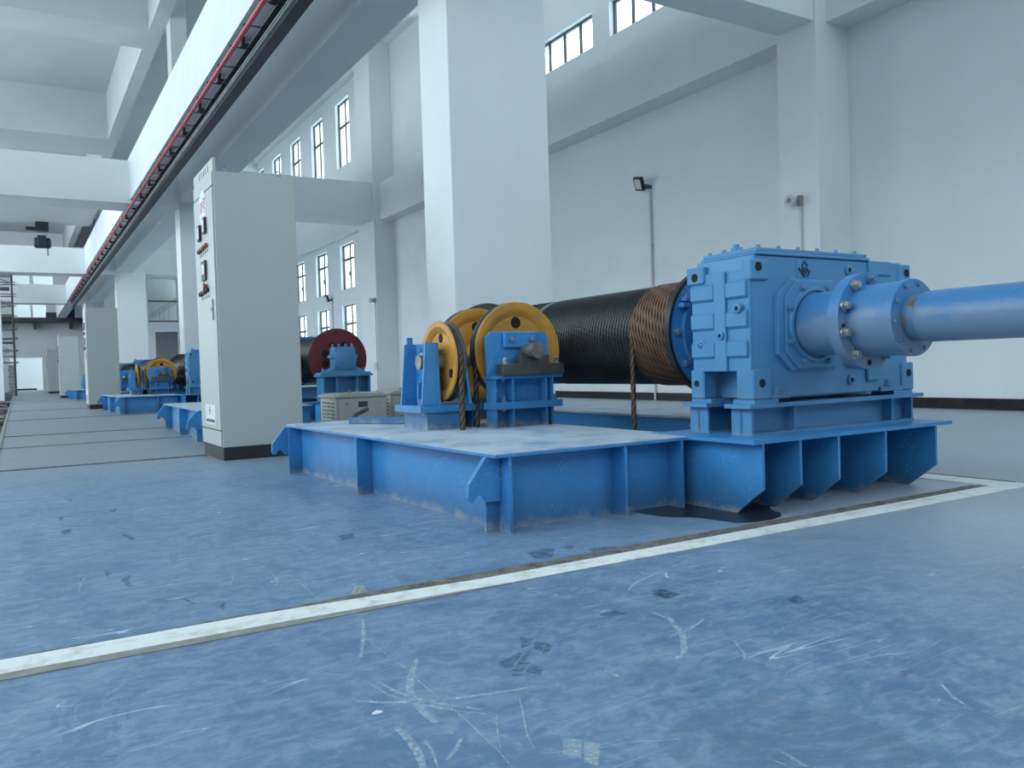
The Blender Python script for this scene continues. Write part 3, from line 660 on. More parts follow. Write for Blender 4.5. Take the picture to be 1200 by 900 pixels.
# ---- coupling
cp = thing('shaft_coupling', '', 'coupling', (AXX, 2.2, AXZ)); PROTO.append(cp)
MB().lathe([(2.475, 0.142), (2.260, 0.142)], 'y', (AXX, AXZ), 48).build('sleeve', 'bluepipe', cp)
MB().lathe([(2.262, 0.150), (2.260, 0.203), (2.236, 0.203)], 'y', (AXX, AXZ), 56).build('flange', 'bluepipe', cp)
MB().lathe([(2.234, 0.205), (2.206, 0.205), (2.204, 0.150)], 'y', (AXX, AXZ), 56).build('flange', 'bluepipe', cp)
MB().lathe([(2.206, 0.152), (2.035, 0.152)], 'y', (AXX, AXZ), 48).build('hub', 'bluepipe', cp)
MB().lathe([(2.033, 0.156), (2.000, 0.156), (1.998, 0.118)], 'y', (AXX, AXZ), 48).build('end_ring', 'bluepipe', cp)
for k in range(10):
    t = 2*PI*(k+0.45)/10
    if k == 7: continue
    b_ = bolt(cp, (AXX+0.178*math.cos(t), 2.204, AXZ+0.178*math.sin(t)), '-y', 0.017, 0.030, 'bolt' if k in (4, 5, 6, 3) else 'bluepipe')
for k in (7,):
    t = 2*PI*(k+0.45)/10
    MB().cyl('y', (AXX+0.178*math.cos(t), AXZ+0.178*math.sin(t)), 0.013, 2.2025, 2.206, 14).build('bolt_hole', 'hole_shade', cp)
for dz in (0.012, -0.022): MB().cyl('y', (AXX-0.172, AXZ+dz-0.035), 0.010, 2.2025, 2.206, 12).build('bolt_hole', 'hole_shade', cp)
for k in range(10):
    t = 2*PI*(k+0.2)/10; bolt(cp, (AXX+0.135*math.cos(t), 1.998, AXZ+0.135*math.sin(t)), '-y', 0.009, 0.010, 'bluepipe', washer=False)
# ---- shaft
sh = thing('drive_shaft', '', 'shaft', (AXX, 0, AXZ)); PROTO.append(sh)
MB().lathe([(1.997, 0.096), (1.945, 0.096)], 'y', (AXX, AXZ), 40).build('bare_collar', mat('rust_stained_paint', (0.09, 0.19, 0.30), 0.5, col2=(0.17, 0.085, 0.045), scale=14, lo=0.40, hi=0.50), sh, label='rust stained end of the shaft')
MB().lathe([(1.945, 0.0985), (1.94, 0.101), (1.90, 0.101), (-1.6, 0.101)], 'y', (AXX, AXZ), 40).build('pipe', 'bluepipe', sh)

# ---- rope drum
dr = thing('rope_drum', '', 'drum', (AXX, 4.0, 0.474)); PROTO.append(dr)
RB, RR = 0.256, 0.0125
DY0, DY1 = 3.10, 5.50
MB().lathe([(DY0, RB), (DY1, RB)], 'y', (AXX, AXZ), 48).build('barrel', 'black', dr)
MB().lathe([(DY0-0.012, 0.315), (DY0-0.012, 0.332), (DY0+0.022, 0.332), (DY0+0.022, 0.315)], 'y', (AXX, AXZ), 64, cap=False).build('flange_rim', 'greasedark', dr)
MB().lathe([(DY0-0.008, 0.318), (DY0+0.018, 0.318)], 'y', (AXX, AXZ), 64).build('end_disc', 'blue', dr)
MB().lathe([(DY0-0.03, 0.235), (DY0-0.03, 0.245), (DY0-0.008, 0.245), (DY0-0.008, 0.235)], 'y', (AXX, AXZ), 56, cap=False).build('end_ring', 'bluepipe', dr)
MB().lathe([(DY0-0.02, 0.12), (2.90, 0.12)], 'y', (AXX, AXZ), 36).build('hub', 'bluepipe', dr)
for k, t in enumerate((105, 140, 180, 215, 250)):
    a = math.radians(t); bolt(dr, (AXX+0.275*math.cos(a), DY0-0.008, AXZ+0.275*math.sin(a)), '-y', 0.016, 0.022, 'bluepipe')
for t in (143, 151):
    a = math.radians(t); MB().box(AXX+0.27*math.cos(a)-0.03, AXX+0.27*math.cos(a)+0.02, DY0-0.05, DY0-0.008, AXZ+0.27*math.sin(a)-0.012, AXZ+0.27*math.sin(a)+0.012).build('rope_clamp', 'bluepipe', dr, 0.004, smooth=False)
def helix(r, y0, y1, pitch, rr, seg=56, n=8, a0=0.0):
    turns = (y1-y0)/pitch; N = int(turns*seg); mb = MB()
    mb.tube([(AXX+r*math.cos(a0+2*PI*i/seg), y0+pitch*i/seg, AXZ+r*math.sin(a0+2*PI*i/seg)) for i in range(N+1)], rr, n, uvs=True)
    return mb
helix(RB+0.006, 3.44, 4.44, 0.0262, RR, 56, 7).build('rope_winding', 'rope_black', dr, ang=80)
helix(RB+0.006, 4.52, 5.46, 0.0262, RR, 48, 6).build('rope_winding', 'rope_black', dr, ang=80)
helix(RB+0.012, 3.125, 3.47, 0.0270, 0.0135, 72, 8, PI).build('rope_winding', 'rope_rust', dr, ang=80, label='rusty brown layer of wire rope')
MB().lathe([(4.455, RB), (4.455, RB+0.014), (4.510, RB+0.014), (4.510, RB)], 'y', (AXX, AXZ), 48, cap=False).build('drum_band', 'band', dr)
MB().lathe([(DY1-0.032, 0.332), (DY1-0.030, 0.339), (DY1-0.004, 0.339), (DY1-0.002, 0.332)], 'y', (AXX, AXZ), 64).build('drum_flange', 'greasedark', dr)
MB().lathe([(DY1-0.001, 0.325), (DY1, 0.335), (DY1+0.024, 0.335), (DY1+0.026, 0.325)], 'y', (AXX, AXZ), 64).build('brake_disc', 'red', dr, label='dark red end disc')
for t in (20, 65, 115, 160, 200, 340):
    a = math.radians(t); MB().cyl('y', (AXX+0.165*math.cos(a), AXZ+0.165*math.sin(a)), 0.038, DY1+0.02, DY1+0.0275, 20).build('disc_hole', 'hole_shade', dr)
# bearing pedestal at the far end of the drum
bp_ = thing('bearing_pedestal', '', 'bearing', (AXX, 5.69, ZT)); PROTO.append(bp_)
by0, by1 = 5.57, 5.76
MB().prism([(AXX-0.125, 0.66), (AXX-0.125, 0.80), (AXX-0.15, 0.80), (AXX-0.15, 0.84), (AXX-0.125, 0.84), (AXX-0.12, 0.92), (AXX+0.12, 0.92), (AXX+0.125, 0.84), (AXX+0.15, 0.84), (AXX+0.15, 0.80), (AXX+0.125, 0.80), (AXX+0.125, 0.66)], 'y', by0+0.02, by1-0.02).build('bearing_housing', 'blue2', bp_, 0.006, smooth=False)
MB().lathe([(by1-0.025, 0.128), (by1, 0.128), (by1+0.006, 0.118)], 'y', (AXX, AXZ), 36).build('bearing_cap', 'blue2', bp_)
MB().cyl('y', (AXX, AXZ), 0.07, 5.528, 5.64, 20).build('axle', 'steel', bp_)
for s in (-1, 1):
    for k in (0.35, 1.0): bolt(bp_, (AXX+s*0.11*k, 5.66, 0.92), 'z', 0.013, 0.04, 'blue2')
    MB().prism([(AXX+s*0.125, 0.66), (AXX+s*0.125, 0.70), (AXX+s*0.24, 0.645), (AXX+s*0.29, 0.645), (AXX+s*0.29, 0.62), (AXX+s*0.125, 0.62)], 'y', by0, by1).build('foot', 'blue2', bp_, 0.004, smooth=False)
    bolt(bp_, (AXX+s*0.23, 5.66, 0.652), 'z', 0.016, 0.04, 'blue2')
part_box('saddle', 'blue2', bp_, AXX-0.13, AXX+0.13, by0, by1, 0.622, 0.665)
part_box('bed_plate', 'blue2', bp_, AXX-0.30, AXX+0.30, by0-0.03, by1+0.03, 0.600, 0.622)
for x in (-0.27, -0.115, 0.115, 0.258): part_box('stiffener', 'blue2', bp_, AXX+x, AXX+x+0.014, by0-0.02, by1+0.02, ZT+0.012, 0.600)
part_box('stand_web', 'blue2', bp_, AXX-0.27, AXX+0.27, 5.66, 5.675, ZT+0.012, 0.600)
part_box('base_plate', 'blue2', bp_, AXX-0.46, AXX+0.40, by0-0.04, by1+0.04, ZT, ZT+0.012)

# ---- big sheave pair and its stand
sv = thing('sheave_stand', '', 'pulley', (2.46, 4.2, ZT)); PROTO.append(sv)
SXc, SZc, SR = 2.462, 0.737, 0.282
M['greyrim'] = mat('greasy_grey_rim', (0.09, 0.095, 0.10), 0.4, 0.3, var=0.4, scale=9)
M['rope_flat'] = mat('greasy_groove_rope', (0.06, 0.058, 0.055), 0.45, 0.3, col2=(0.02, 0.02, 0.02), scale=40)
def sheave(parent, y, cx, cz, R, axis='y', th=0.072, name='sheave', out=-1):
    """yellow grooved wheel, front face at y looking towards -axis"""
    k = R/0.282
    f = [(y+th*0.42, 0.0005), (y+th*0.42, 0.075*k), (y+th*0.36, 0.085*k), (y+th*0.36, 0.200*k), (y+th*0.10, 0.226*k), (y, 0.244*k), (y, 0.279*k), (y+0.004, R), (y+0.011, R), (y+th*0.48, 0.236*k)]
    g = [(y+th*0.48, 0.236*k), (y+th-0.018, R*0.985), (y+th-0.004, R), (y+th, 0.279*k), (y+th, 0.240*k), (y+th*0.7, 0.205*k), (y+th*0.7, 0.0005)]
    c = (cx, cz)
    o = MB().lathe(f, axis, c, 64, cap=False).build(name, 'yellow', parent, ang=24)
    MB().lathe(g, axis, c, 64, cap=False).build('rear_rim', 'greyrim', o, ang=28)
    MB().lathe([(y+th*0.26, 0.240*k), (y+th*0.34, R*0.962), (y+th*0.66, R*0.962), (y+th*0.74, 0.240*k)], axis, c, 64, cap=False).build('groove_rope', 'rope_flat', o)
    for t in (90, 210, 330):
        a = math.radians(t); MB().cyl(axis, (cx+0.165*k*math.cos(a), cz+0.165*k*math.sin(a)), 0.033*k, y+th*0.345, y+th*0.37, 18).build('lightening_hole', 'hole_shade', o)
    return o
sheave(sv, 4.005, SXc, SZc, SR); 
s2 = sheave(sv, 4.475, SXc, SZc, SR)
MB().lathe([(4.03, 0.085), (4.50, 0.085)], 'y', (SXc, SZc), 28).build('spacer_hub', 'yellow', sv)
MB().cyl('y', (SXc, SZc), 0.044, 3.80, 4.86, 28).build('shaft', 'steel', sv, label='worn bare steel shaft end')
def big_stand(parent, y, front=True):
    sg = 1 if front else -1
    yy = lambda a: y + sg*a
    def B(name, mt, x0, x1, a0, a1, z0, z1, bevel=0.0, label=None):
        y0, y1 = sorted((yy(a0), yy(a1))); return part_box(name, mt, parent, x0, x1, y0, y1, z0, z1, bevel=bevel, label=label)
    B('base_flange', 'blue', 2.20, 2.66, 0.0, 0.10, 0.418, 0.456); B('top_flange', 'blue', 2.205, 2.665, 0.0, 0.10, 0.585, 0.604)
    for x in (2.217, 2.33, 2.55, 2.59)[:3] + ((2.590,) if front else ()):
        B('stiffener', 'blue', x, x+0.012, 0.005, 0.085, ZT, 0.418); B('stiffener', 'blue', x, x+0.012, 0.005, 0.085, 0.456, 0.585)
    B('stand_web', 'blue', 2.217, 2.60, 0.085, 0.097, ZT, 0.418); B('stand_web', 'blue', 2.217, 2.60, 0.085, 0.097, 0.456, 0.585)
    pts = [(2.21, 0.604), (2.21, 0.815), (2.243, 0.848), (2.585, 0.848), (2.617, 0.815), (2.617, 0.604)]
    y0, y1 = sorted((yy(0.07), yy(0.088)))
    MB().prism(pts, 'y', y0, y1).build('back_plate', 'blue', parent, 0.002, smooth=False)
    B('keeper_plate', 'blue', 2.312, 2.530, 0.045, 0.068, 0.755, 0.846, 0.006)
    for x in (2.362, 2.492): bolt(parent, (x, yy(0.045), 0.802), '-y' if front else 'y', 0.016, 0.022, 'bluepipe')
    sad = [(2.255, 0.604), (2.255, 0.665), (2.372, 0.665), (2.372, 0.712), (2.412, 0.712), (2.424, 0.700), (2.44, 0.692), (2.462, 0.689), (2.484, 0.692), (2.50, 0.700), (2.512, 0.712), (2.56, 0.712), (2.56, 0.665), (2.66, 0.665), (2.66, 0.604)]
    y0, y1 = sorted((yy(-0.025), yy(0.044)))
    MB().prism(sad, 'y', y0, y1).build('saddle_block', 'darksteel', parent, 0.003, smooth=False)
    for x in (2.292, 2.628): bolt(parent, (x, yy(0.01), 0.665), 'z', 0.014, 0.036, 'bolt')
    bolt(parent, (2.285, yy(0.03), 0.456), 'z', 0.014, 0.034, 'bluepipe'); bolt(parent, (2.62, yy(0.03), 0.456), 'z', 0.014, 0.034, 'bluepipe')
    for x in (2.285,): bolt(parent, (x, yy(0.03), 0.418), '-z', 0.012, 0.014, 'bolt'); bolt(parent, (x, yy(0.03), 0.585), '-z', 0.012, 0.014, 'bolt')
big_stand(sv, 3.865, True)
big_stand(sv, 4.75, False)

# ---- small guide sheave, axis across
sm = thing('guide_sheave_stand', '', 'pulley', (2.05, 4.15, ZT)); PROTO.append(sm)
GY, GZ, GR = 4.135, 0.690, 0.225
sheave(sm, 2.010, GY, GZ, GR, 'x', 0.066)
MB().cyl('x', (GY, GZ), 0.040, 1.89, 2.20, 22).build('axle', 'steel', sm)
part_box('base_flange', 'blue', sm, 1.855, 2.235, 4.045, 4.40, 0.414, 0.452)
part_box('pedestal_web', 'blue', sm, 1.905, 1.917, 4.08, 4.38, ZT, 0.414); part_box('pedestal_web', 'blue', sm, 2.19, 2.202, 4.08, 4.38, ZT, 0.414)
part_box('pedestal_plate', 'blue', sm, 1.905, 2.11, 4.07, 4.082, ZT, 0.414); part_box('pedestal_plate', 'blue', sm, 1.917, 2.19, 4.37, 4.382, ZT, 0.414)
# cheek plates either side of the wheel
for x in (1.965, 2.125): MB().prism([(3.99, 0.452) if x > 2 else (4.05, 0.452), (4.40, 0.452), (4.34, 0.795), (4.06, 0.795)], 'x', x, x+0.016).build('cheek_plate', 'blue', sm, 0.002, smooth=False)
for y in (4.055, 4.33): MB().prism([(1.868, 0.452), (1.965, 0.452), (1.965, 0.795), (1.90, 0.795)], 'y', y, y+0.014).build('gusset', 'blue', sm, 0.002, smooth=False)
MB().prism([(1.915, 0.452), (1.965, 0.452), (1.965, 0.60), (1.915, 0.565)], 'y', 4.20, 4.212).build('gusset', 'blue', sm, smooth=False)
MB().lathe([(1.966, 0.052), (1.940, 0.052), (1.938, 0.046)], 'x', (GY+0.06, GZ+0.005), 24).build('axle_keeper', 'bluepipe', sm)
for y in (4.14, 4.25): bolt(sm, (1.965, y, 0.755), '-x', 0.014, 0.016, 'bluepipe')
for (x, y) in ((1.885, 4.10), (1.885, 4.35), (2.20, 4.10)): bolt(sm, (x, y, 0.452), 'z', 0.014, 0.034, 'bluepipe')
bolt(sm, (1.93, 4.30, 0.414), '-z', 0.012, 0.014, 'bolt'); bolt(sm, (1.885, 4.07, 0.414), '-z', 0.012, 0.014, 'bolt')
part_box('top_tie', 'blue', sm, 1.93, 1.965, 4.36, 4.385, 0.78, 0.835, bevel=0.004)

# ---- hanging ropes made of twisted strands
def hang_rope(x, y, z0, z1, r=0.0135, pitch=0.15, strands=6, name='wire_rope'):
    t = thing(name, '', 'rope', (x, y, z0)); PROTO.append(t)
    n = max(8, int((z1-z0)/pitch*14))
    for s in range(strands):
        a0 = 2*PI*s/strands
        MB().tube([(x+r*0.62*math.cos(a0+2*PI*(z1-z0)*i/n/pitch), y+r*0.62*math.sin(a0+2*PI*(z1-z0)*i/n/pitch), z0+(z1-z0)*i/n) for i in range(n+1)], r*0.46, 6).build('strand', M['rope_hang'] if s % 2 else M['rope_hang2'], t, ang=80)
    return t
M['rope_hang2'] = mat('dark_wire_strand', (0.045, 0.034, 0.026), 0.4, 0.4, var=0.4, scale=60)
r1 = hang_rope(2.838, 3.452, -0.2, 0.80)
r2 = hang_rope(2.047, 3.930, ZT, 0.72, 0.0150)
r3 = hang_rope(2.203, 4.052, ZT, 0.76, 0.0150)

# ---- loose angle bar on the deck
ab = thing('angle_bar', 'loose blue steel angle bar lying on the deck near the grey boxes', 'bar', (1.95, 5.0, ZT))
MB().prism([(1.80, 5.02), (2.07, 4.62), (2.11, 4.65), (1.84, 5.05)], 'z', ZT, ZT+0.006).build('flat_leg', 'blue', ab, smooth=False)
MB().prism([(1.80, 5.02), (2.07, 4.62), (2.075, 4.624), (1.805, 5.024)], 'z', ZT, ZT+0.045).build('upright_leg', 'blue', ab, smooth=False)
MB().tube([(1.81, 5.03, ZT+0.02), (1.86, 5.03, ZT+0.06), (1.95, 5.08, ZT+0.085)], 0.014, 6).build('bent_end', 'darksteel', ab)

# labels of the nearest set and copies further down the hall
LAB = {
 'hoist_platform': ('blue steel winch base frame {}', 'platform', 'winch base frames'),
 'gearbox_stand': ('blue steel stand under the gearbox {}', 'stand', 'gearbox stands'),
 'gearbox': ('blue cast gearbox with bolted covers {}', 'gearbox', 'winch gearboxes'),
 'shaft_coupling': ('blue bolted flange coupling on the gearbox {}', 'coupling', 'flange couplings'),
 'drive_shaft': ('blue drive shaft pipe {}', 'shaft', 'drive shafts'),
 'rope_drum': ('drum wound with dark wire rope {}', 'drum', 'rope drums'),
 'bearing_pedestal': ('blue bearing pedestal holding the drum end {}', 'bearing', 'bearing pedestals'),
 'sheave_stand': ('big ochre pulley pair on blue stand {}', 'pulley', 'big pulley stands'),
 'guide_sheave_stand': ('small ochre guide pulley in a blue stand {}', 'pulley', 'guide pulleys'),
}
WHERE = ['in the right foreground', 'behind the nearest tall grey cabinet', 'second in line left of the nearest cabinet', 'third in line beyond the second grey cabinet', 'farthest in line by the third grey cabinet']
ROPEL = ['brown wire rope hanging from the drum {}', 'brown rope hanging from the small guide pulley {}', 'brown rope hanging from the big front pulley {}']
S = 13.5; MM = 6.92
ropes = [r1, r2, r3]
def setlab(o, src, w):
    if src in ropes:
        o['label'] = ROPEL[ropes.index(src)].format(w); o['category'] = 'rope'; o['group'] = 'hanging wire ropes'
    else:
        nm = src.name.split('.')[0]; l, c, g = LAB[nm]; o['label'] = l.format(w); o['category'] = c; o['group'] = g
setups = [(1, True, 0), (2, False, S), (3, True, S), (4, False, 2*S)]
for (wi, mirror, off) in setups:
    for src in PROTO:
        nm = src.name
        if nm == 'drive_shaft' and mirror: continue
        if wi >= 3 and (src in ropes or nm in ('shaft_coupling', 'drive_shaft')): continue
        if wi == 1 and src in ropes: continue
        c = copy_tree(src)
        if mirror:
            c.scale = (1, -1, 1); c.location.y = 2*MM - src.location.y + off
            if nm == 'rope_drum':          # these sister drums are shorter
                c.scale = (1, -0.746, 1); c.location.y = 2*MM - DY0 - 0.746*(src.location.y-DY0) + off
            if nm == 'bearing_pedestal': c.location.y += 0.254*(DY1-DY0)
        else: c.location.y = src.location.y + off
        setlab(c, src, WHERE[wi])
for src in PROTO: setlab(src, src, WHERE[0])

# ================================================================== CONTROL CABINETS
cb = thing('control_cabinet', '', 'cabinet', (1.63, 6.86, 0))
cx0, cx1, cy0, cy1, cz1 = 1.325, 1.945, 6.49, 7.245, 2.20
part_box('plinth', 'plinth', cb, cx0+0.004, cx1-0.004, cy0+0.004, cy1-0.004, 0, 0.10)
part_box('body', 'cab', cb, cx0, cx1, cy0, cy1, 0.10, cz1, bevel=0.004)
dd = part_box('door', 'cab', cb, cx0-0.012, cx0-0.001, cy0+0.012, cy1-0.012, 0.232, 2.085, bevel=0.002)
part_box('lower_panel', 'cab', cb, cx0-0.010, cx0-0.001, cy0+0.012, cy1-0.012, 0.105, 0.222, bevel=0.002)
part_box('top_panel', 'cab', cb, cx0-0.010, cx0-0.001, cy0+0.012, cy1-0.012, 2.095, cz1-0.002, bevel=0.002)
part_box('seam', 'cabline', dd, cx0-0.006, cx0-0.0005, cy0+0.012, cy1-0.012, 2.084, 2.096); part_box('seam', 'cabline', dd, cx0-0.006, cx0-0.0005, cy0+0.012, cy1-0.012, 0.2215, 0.2325)
# raised name fin on top of the front edge
fin = part_box('top_fin', 'cab', cb, cx0-0.002, cx0+0.022, cy0, cy1, cz1, cz1+0.10, bevel=0.002)
for k in range(5): part_box('fin_slot', 'cabline', fin, cx0-0.004, cx0-0.001, cy0+0.16+0.085*k, cy0+0.172+0.085*k, cz1+0.025, cz1+0.07)
for (x, y) in ((cx0+0.09, cy0+0.05), (cx1-0.11, cy0+0.05), (cx0+0.09, cy1-0.05), (cx1-0.11, cy1-0.05)):
    n = 14; MB().tube([(x+0.02*math.cos(2*PI*i/n), y, cz1+0.030+0.02*math.sin(2*PI*i/n)) for i in range(n+1)], 0.005, 6).build('lifting_eye', 'galv', cb)
XF = cx0-0.012
def fbox(name, mt, y, z, w, h, t=0.006, parent=None, bevel=0.0): return part_box(name, mt, parent or cb, XF-t, XF-0.0005, y-w/2, y+w/2, z-h/2, z+h/2, bevel=bevel)
def ell(name, mt, y, z, ry, rz, t=0.003, parent=None):
    return MB().prism([(y+ry*math.cos(2*PI*k/36), z+rz*math.sin(2*PI*k/36)) for k in range(36)], 'x', XF-t, XF-0.0005).build(name, mt, parent or cb, smooth=False)
sg = ell('number_sign', 'sign', 6.86, 1.985, 0.138, 0.138)
sg['label'] = 'round white number sign with red characters'
def text_mesh(s, size, name, mt, parent, y, z, xf, extrude=0.0006):
    cu = bpy.data.curves.new(name, 'FONT'); cu.body = s; cu.size = size; cu.align_x = 'CENTER'; cu.align_y = 'CENTER'; cu.extrude = extrude
    o = bpy.data.objects.new(name, cu); COL.objects.link(o)
    bpy.context.view_layer.update(); dg = bpy.context.evaluated_depsgraph_get()
    me = bpy.data.meshes.new_from_object(o.evaluated_get(dg)); bpy.data.objects.remove(o)
    # text plane (x right, y up) -> looking along +x at the face: right = -y
    R = Matrix(((0, 0, -1, 0), (-1, 0, 0, 0), (0, 1, 0, 0), (0, 0, 0, 1)))
    me.transform(R); off = Vector((xf, y, z)) - wloc(parent)
    me.transform(Matrix.Translation(off)); me.materials.clear(); me.materials.append(M[mt])
    o2 = bpy.data.objects.new(name, me); COL.objects.link(o2); o2.parent = parent; return o2
text_mesh('10\u53f7', 0.128, 'number_text', 'signred', sg, 6.86, 1.985, XF-0.0035)
for (y, z) in ((6.99, 1.80), (6.775, 1.83)):
    o = fbox('panel_meter', 'black', y, z, 0.085, 0.125, 0.02, bevel=0.002); part_box('meter_face', 'glassy', o, XF-0.022, XF-0.0195, y-0.026, y+0.026, z-0.046, z+0.046)
fbox('name_tag', 'sign', 6.625, 1.765, 0.018, 0.05, 0.002)
for k, mt in enumerate(('lampred', 'lampgreen', 'lampred', 'lampgreen', 'lampred')):
    y = 7.03-0.075*k; o = MB().lathe([(XF, 0.019), (XF-0.012, 0.019), (XF-0.014, 0.016), (XF-0.026, 0.014)], 'x', (y, 1.655+0.004*k), 14).build('indicator_lamp', mt, cb)
    fbox('lamp_tag', 'black', y, 1.615+0.004*k, 0.03, 0.02, 0.002)
o = fbox('display_panel', 'black', 6.855, 1.485, 0.14, 0.155, 0.018, bevel=0.002); part_box('display_face', 'glassy', o, XF-0.0195, XF-0.0175, 6.81, 6.895, 1.455, 1.535)
for k, mt in enumerate(('black', 'black', 'lampgreen', 'black', 'black')):
    y = 7.02-0.07*k; MB().lathe([(XF, 0.018), (XF-0.022, 0.018), (XF-0.026, 0.012)], 'x', (y, 1.312+0.003*k), 12).build('push_button', mt, cb); fbox('button_tag', 'black', y, 1.275, 0.028, 0.018, 0.002)
MB().lathe([(XF, 0.02), (XF-0.02, 0.02), (XF-0.022, 0.032), (XF-0.034, 0.030)], 'x', (6.80, 1.355), 18).build('stop_button', 'lampred', cb)
fbox('door_handle', 'galv', 6.60, 1.16, 0.022, 0.16, 0.012, bevel=0.003); fbox('handle_lock', 'black', 6.60, 1.16, 0.014, 0.03, 0.016)
lb = fbox('maker_plate', 'sign', 6.855, 0.345, 0.36, 0.155, 0.002)
for (dy, dz, w) in ((0.0, 0.045, 0.018), (0.0, 0.022, 0.030), (0.0, -0.002, 0.018)):
    MB().prism([(6.87+dy-w, 0.355+dz), (6.87+dy, 0.355+dz-w*0.6), (6.87+dy+w, 0.355+dz), (6.87+dy, 0.355+dz+w*0.6)], 'x', XF-0.0032, XF-0.0018).build('plate_emblem', 'signred', lb, smooth=False)
for k in range(10):
    y = 7.005-0.033*k; part_box('plate_lettering', 'signdark', lb, XF-0.0032, XF-0.0018, y-0.012, y+0.012, 0.282, 0.305)
CL = ['nearest tall grey control cabinet with round number sign', 'second grey control cabinet from the camera, beside the second winch', 'third grey control cabinet along the walkway', 'farthest and smallest grey control cabinet along the walkway']
cb['label'] = CL[0]; cb['group'] = 'control cabinets along the walkway'
for k in (1, 2, 3):
    c = copy_tree(cb); c.location.y += S*k; c['label'] = CL[k]

# ================================================================== RESISTOR BOXES
def resistor(x, y, label, w=0.47, d=0.44, h=0.455):
    t = thing('resistor_box', label, 'box', (x+w/2, y+d/2, 0), 'resistor boxes')
    part_box('body', 'boxpaint', t, x, x+w, y, y+d, 0, h-0.03, bevel=0.003)
    MB().prism([(x-0.02, h-0.035), (x-0.02, h-0.02), (x+0.04, h), (x+w-0.04, h), (x+w+0.02, h-0.02), (x+w+0.02, h-0.035)], 'y', y-0.02, y+d+0.02).build('lid', 'boxpaint', t, 0.003, smooth=False)
    for (dx, dy) in ((0.15, 0.06), (0.22, 0.06)):
        n = 10; MB().tube([(x+dx+0.014*math.cos(2*PI*i/n), y+dy, h+0.016+0.014*math.sin(2*PI*i/n)) for i in range(n+1)], 0.004, 5).build('lifting_eye', 'galv', t)
    for c in range(3):
        for r in range(6): part_box('louvre', 'boxline', t, x-0.003, x+0.001, y+0.05+0.125*c, y+0.135+0.125*c, 0.20+0.033*r, 0.211+0.033*r)
    part_box('edge_strip', 'boxpaint', t, x-0.006, x, y, y+d, 0.165, 0.178)
    part_box('end_cover', 'boxpaint', t, x+0.02, x+w-0.02, y-0.008, y, 0.03, h-0.045, bevel=0.002)
    part_box('type_plate', 'signdark', t, x+0.20, x+0.29, y-0.010, y-0.008, h-0.125, h-0.075)
    for (dx, z) in ((0.10, h-0.085), (w-0.07, h-0.085), (0.10, h-0.235), (w-0.07, h-0.235)): MB().lathe([(y-0.008, 0.012), (y-0.024, 0.012), (y-0.026, 0.008)], 'y', (x+dx, z), 12).build('cover_knob', 'bolt', t)
    MB().cyl('y', (x+0.25, h-0.165), 0.011, y-0.0095, y-0.008, 12).build('cable_hole', 'hole_shade', t)
    return t
resistor(2.40, 7.0, 'near cream metal resistor box with louvred side behind the deck')
resistor(3.02, 7.25, 'cream resistor box half hidden behind the small guide pulley stand')

# ================================================================== CRANE TRACK AND CONDUCTOR RAIL
tr = thing('hoist_track', 'dark steel hoist track hanging under the bright white beam', 'track', (2.46, 20, 4.2))
part_box('bottom_flange', 'ibeam', tr, 2.43, 2.56, Y0+0.2, 46, 4.20, 4.216); part_box('track_web', 'ibeam', tr, 2.487, 2.499, Y0+0.2, 46, 4.216, 4.40); part_box('top_flange', 'ibeam', tr, 2.41, 2.58, Y0+0.2, 46, 4.40, 4.416)
part_box('wear_rail', 'galv', tr, 2.395, 2.43, Y0+0.2, 46, 4.225, 4.25, label='bright rail edge'); part_box('wear_rail', 'galv', tr, 2.395, 2.425, Y0+0.2, 46, 4.265, 4.283, label='bright rail edge')
cl_me = None
for k in range(48):
    y = 3.2 + 1.3*k
    if y > 45: break
    if cl_me is None:
        o = MB().box(-0.10, 0.07, -0.06, 0.06, 0, 0.03).box(-0.10, -0.06, -0.06, 0.06, 0.03, 0.10).build('rail_clamp', 'black', None, smooth=False); cl_me = o.data; o.parent = tr
    else: o = bpy.data.objects.new('rail_clamp', cl_me); COL.objects.link(o); o.parent = tr
    o.location = Vector((2.44, y, 4.415)) - Vector(tr.location)
cr = thing('conductor_rail', 'long red conductor rail on small brackets beneath the bright beam', 'rail', (2.22, 20, 4.3))
MB().prism([(2.205+0.026*math.cos(2*PI*k/10), 4.30+0.026*math.sin(2*PI*k/10)) for k in range(10)], 'y', Y0+0.2, 46).build('red_tube', 'redrail', cr)
me1 = None
for k in range(96):
    y = 3.0 + 0.65*k
    if y > 45: break
    if me1 is None:
        o = MB().tube([(0, 0, 0.02), (0.20, 0, 0.03)], 0.007, 6).box(-0.032, 0.02, -0.012, 0.012, 0.012, 0.034).build('bracket', 'black', None, smooth=False); me1 = o.data; o.parent = cr
    else: o = bpy.data.objects.new('bracket', me1); COL.objects.link(o); o.parent = cr
    o.location = Vector((2.205, y, 4.30)) - Vector(cr.location)

